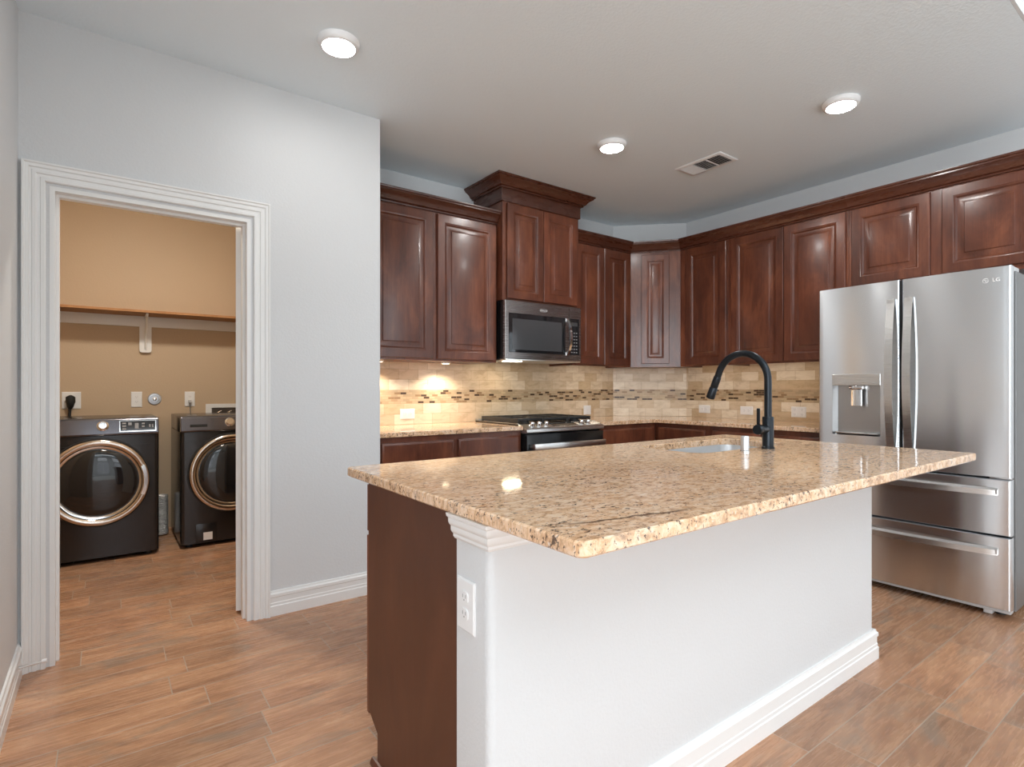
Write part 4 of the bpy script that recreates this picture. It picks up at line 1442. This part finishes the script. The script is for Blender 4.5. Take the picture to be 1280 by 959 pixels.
    if kind == 'washer':
        fl = obj('filter_door', MB().box(x0 + 0.096, x0 + 0.236, yf_ - 0.003, yf_ - 0.0003, 0.040, 0.172, 0.002), ONYX, body, world=True)
        obj('filter_label', MB().box(x0 + 0.146, x0 + 0.206, yf_ - 0.0045, yf_ - 0.0031, 0.050, 0.106), WPLAST, fl, world=True)
    return t


laundry_machine('dryer', 'dark grey front-load dryer with wide display, left in the laundry doorway', -0.369, 'dryer')
laundry_machine('washing_machine', 'dark grey front-load washer with detergent drawer, partly behind the open door', 0.449, 'washer')

# foil vent duct on the floor between the two machines
m = MB()
n = 60
pts, rad = [], []
for i in range(n + 1):
    u = i / n
    pts.append((0.374, 5.28 - 0.03 * u, 0.0005 + 0.325 * (1 - u)))
    rad.append((0.020 if i in (0, n) else 0.046 if 1 < i < n - 1 else 0.038) + (0.004 if i % 2 else -0.003))
m.tube(pts, rad, 22)
o = obj('vent_duct', m, FOIL)
tag(o, 'crumpled silver foil vent duct between dryer and washer', 'duct')

YW = YLB - 0.0003
outlet('wide white dryer outlet plate behind the black plug', (-0.203, YW, 1.084), 0, w=0.118, h=0.132, kind='dryer', name='dryer_outlet')
outlet('white outlet plate left of the round laundry cap', (0.217, YW, 1.086), 0, w=0.076, h=0.127)
outlet('white outlet above the washer with a grey cord plugged in', (0.597, YW, 1.086), 0, w=0.076, h=0.127)
t = thing('dryer_plug', 'black dryer plug and cord hanging from the wall outlet', 'plug', (-0.203, YLB - 0.012, 1.084))
obj('plug', MB().tube([(-0.004, -0.006, 0.028), (-0.004, -0.022, 0.022), (-0.004, -0.026, -0.01), (-0.006, -0.022, -0.05), (-0.008, -0.018, -0.065)], [0.016, 0.030, 0.030, 0.020, 0.012], 18), BLACKR, t)
obj('cord', MB().tube([(-0.008, -0.018, -0.060), (-0.010, -0.016, -0.10), (-0.010, -0.018, -0.2), (-0.010, -0.020, -0.5)], 0.010, 12), BLACKR, t)
t = thing('washer_plug', 'grey washer cord dropping behind the washer', 'plug', (0.597, YLB - 0.0092, 1.066))
obj('plug', MB().box(-0.012, 0.012, -0.022, 0.0, -0.012, 0.012, 0.003), GPLAST, t)
obj('cord', MB().tube([(0, -0.016, -0.008), (0.0, -0.018, -0.06), (0.004, -0.018, -0.12), (0.004, -0.018, -0.5)], 0.0038, 8), SIDEG, t)
t = thing('round_wall_cap', 'round chrome pipe cap on the tan laundry wall', 'wall cap', (0.342, YW, 1.089))
obj('escutcheon', MB().lathe([(0.049, 0), (0.049, 0.004), (0.044, 0.009), (0.030, 0.010), (0.027, 0.006), (0.016, 0.006)], (0, 0, 0), (0, -1, 0), 40), mat('satin_grey_metal', (0.55, 0.57, 0.60), 0.3, metal=0.8), t)
obj('plug', MB().lathe([(0.015, 0.0062), (0.015, 0.013), (0.009, 0.015), (0.003, 0.015)], (0, 0, 0), (0, -1, 0), 24), CHROME, t)
# recessed washer supply box
t = thing('washer_supply_box', 'white washer supply box low on the wall behind the washer', 'supply box', (0.866, YW, 0.975))
m = MB()
bw, bh = 0.148, 0.066
m.loft([[(-bw, -0.0002, -bh), (bw, -0.0002, -bh), (bw, -0.0002, bh), (-bw, -0.0002, bh)], [(-bw, -0.008, -bh), (bw, -0.008, -bh), (bw, -0.008, bh), (-bw, -0.008, bh)],
        [(-bw + 0.045, -0.008, -bh + 0.02), (bw - 0.045, -0.008, -bh + 0.02), (bw - 0.045, -0.008, bh - 0.034), (-bw + 0.045, -0.008, bh - 0.034)],
        [(-bw + 0.047, -0.001, -bh + 0.022), (bw - 0.047, -0.001, -bh + 0.022), (bw - 0.047, -0.001, bh - 0.036), (-bw + 0.047, -0.001, bh - 0.036)]])
obj('frame', m, WPLAST, t)
obj('cavity', MB().box(-bw + 0.048, bw - 0.048, -0.0025, -0.0012, -bh + 0.023, bh - 0.037), mat('dark_box_interior', (0.06, 0.045, 0.035), 0.6), t)
m = MB()
for vx in (-0.045, 0.035):
    m.cyl((vx, -0.003, -0.005), (vx, -0.030, -0.005), 0.008, n=12)
    m.cyl((vx - 0.018, -0.030, -0.012), (vx + 0.018, -0.030, 0.004), 0.004, n=8)
obj('valves', m, BRONZE, t)

# shelf with wall cleat and bracket
t = thing('laundry_shelf', 'bare pine shelf with white cleat and bracket on the tan laundry wall', 'shelf', (0.2, YLB, 1.80))
SZ = 1.772
obj('board', MB().box(XLL + 0.001, XE - T - 0.021, 5.195, YLB - 0.0006, SZ, SZ + 0.019), PINE, t, world=True, bevel=0.0015)
obj('cleat', MB().box(XLL + 0.001, XE - T - 0.021, YLB - 0.020, YLB - 0.0006, SZ - 0.086, SZ - 0.0005), TRIM, t, world=True)
m = MB()
bxp = [(bp[0] + 0.277, bp[1]) for bp in rrect(-0.042, 0.042, 1.473, SZ - 0.02, 0.022, 6)]
m.prism(bxp, YLB - 0.0265, YLB - 0.0203, 'y')
m.box(0.277 - 0.038, 0.277 + 0.038, YLB - 0.0202, YLB - 0.0006, 1.477, SZ - 0.088)
br = obj('bracket', m, TRIM, t, world=True)
m = MB().tube([(0.277, YLB - 0.032, 1.50), (0.277, YLB - 0.05, 1.56), (0.277, YLB - 0.10, 1.64), (0.277, YLB - 0.17, 1.71), (0.277, YLB - 0.25, 1.755)], 0.008, 10)
m.box(0.269, 0.285, YLB - 0.27, YLB - 0.022, SZ - 0.016, SZ - 0.0006)
obj('bracket_arm', m, TRIM, br, world=True)

# laundry ceiling lamp (out of view, lights the machines)
t = thing('laundry_ceiling_light', 'round flush light on the laundry ceiling', 'light', (0.30, 3.95, H))
obj('housing', MB().lathe([(0.15, -0.0003), (0.15, -0.03), (0.14, -0.034)], (0, 0, 0), (0, 0, 1)), WPLAST, t)
obj('diffuser', MB().lathe([(0.138, -0.032), (0.12, -0.05), (0.06, -0.066), (0.01, -0.068)], (0, 0, 0), (0, 0, 1)), mat('lit_laundry_diffuser', (1, 1, 1), 0.5, emit=(1.0, 0.93, 0.82), estr=LAUNDRY_POWER), t)

# door stop on the left baseboard
t = thing('door_stop', 'thin white spring door stop on the left baseboard', 'door stop', (XL + 0.016, 2.885, 0.085))
obj('spring', MB().tube([(0.0, 0, 0), (0.03, 0, 0.002), (0.07, 0, 0.005)], [0.006, 0.0055, 0.0050], 10), STEELH, t)
obj('rubber_tip', MB().cyl((0.0705, 0, 0.005), (0.086, 0, 0.006), 0.008, n=14), WPLAST, t)

# ------------------------------------------------------------------ ceiling lights and vent
def ceiling_light(label, x, y, lens):
    t = thing('ceiling_light', label, 'light', (x, y, H), 0, 'disc ceiling lights')
    obj('housing', MB().lathe([(0.092, -0.0003), (0.092, -0.008), (0.087, -0.022), (0.080, -0.029), (0.072, -0.030), (0.070, -0.026)], (0, 0, 0), (0, 0, 1), 48), WPLAST, t, smooth=45)
    obj('diffuser', MB().lathe([(0.0695, -0.0245), (0.0695, -0.0275), (0.05, -0.0295), (0.01, -0.030)], (0, 0, 0), (0, 0, 1), 48), lens, t)


ceiling_light('lit white disc light on the ceiling in front of the laundry doorway wall', 0.852, 2.470, LENS)
ceiling_light('lit white disc light on the ceiling in front of the microwave', 2.615, 2.470, LENS2)
ceiling_light('lit white disc light on the ceiling nearest the refrigerator', 3.235, 1.365, LENS2)

VX0, VX1, VY0, VY1 = 3.270, 3.480, 2.122, 2.484
t = thing('ceiling_vent', 'white louvered air register on the ceiling', 'vent', ((VX0 + VX1) / 2, (VY0 + VY1) / 2, H))
m = MB()
L = [rrect(VX0, VX1, VY0, VY1, 0.004, 2), rrect(VX0 + 0.004, VX1 - 0.004, VY0 + 0.004, VY1 - 0.004, 0.004, 2), rrect(VX0 + 0.026, VX1 - 0.026, VY0 + 0.026, VY1 - 0.026, 0.004, 2)]
m.loft([[(p[0], p[1], H - 0.0004) for p in L[0]], [(p[0], p[1], H - 0.005) for p in L[0]], [(p[0], p[1], H - 0.008) for p in L[1]], [(p[0], p[1], H - 0.008) for p in L[2]], [(p[0], p[1], H - 0.0012) for p in L[2]]], cap0=False, cap1=False)
obj('frame', m, WPLAST, t, world=True)
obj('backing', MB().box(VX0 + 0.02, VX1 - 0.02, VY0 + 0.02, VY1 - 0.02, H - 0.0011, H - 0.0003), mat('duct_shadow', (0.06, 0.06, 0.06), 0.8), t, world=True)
ix0, ix1, iy0, iy1 = VX0 + 0.028, VX1 - 0.028, VY0 + 0.028, VY1 - 0.028
th3 = (iy1 - iy0) / 3


def slat(p0, p1, tilt):
    """thin angled blade between two points"""
    p0, p1 = Vector(p0), Vector(p1)
    dd_ = (p1 - p0).normalized()
    sd = Vector((-dd_.y, dd_.x, 0))
    w_, zt, zb = 0.006, H - 0.0015, H - 0.011
    q = MB()
    a = sd * w_ * tilt
    q.loft([[p0 - a + Vector((0, 0, zt)), p0 - a + sd * 0.0014 + Vector((0, 0, zt)), p0 + a + sd * 0.0014 + Vector((0, 0, zb)), p0 + a + Vector((0, 0, zb))],
            [p1 - a + Vector((0, 0, zt)), p1 - a + sd * 0.0014 + Vector((0, 0, zt)), p1 + a + sd * 0.0014 + Vector((0, 0, zb)), p1 + a + Vector((0, 0, zb))]])
    obj('slat', q, WPLAST, t, world=True)


for k in range(6):
    yy = iy0 + th3 * (k + 0.5) / 6
    slat((ix0, yy, 0), (ix1, yy, 0), -1)
    slat((ix0, iy1 - th3 * (k + 0.5) / 6, 0), (ix1, iy1 - th3 * (k + 0.5) / 6, 0), 1)
for k in range(8):
    xx = ix0 + (ix1 - ix0) * (k + 0.5) / 8
    slat((xx, iy0 + th3 + 0.004, 0), (xx, iy1 - th3 - 0.004, 0), 1)
for yy in (iy0 + th3, iy1 - th3):
    obj('divider', MB().box(ix0, ix1, yy - 0.002, yy + 0.002, H - 0.011, H - 0.0012), WPLAST, t, world=True)
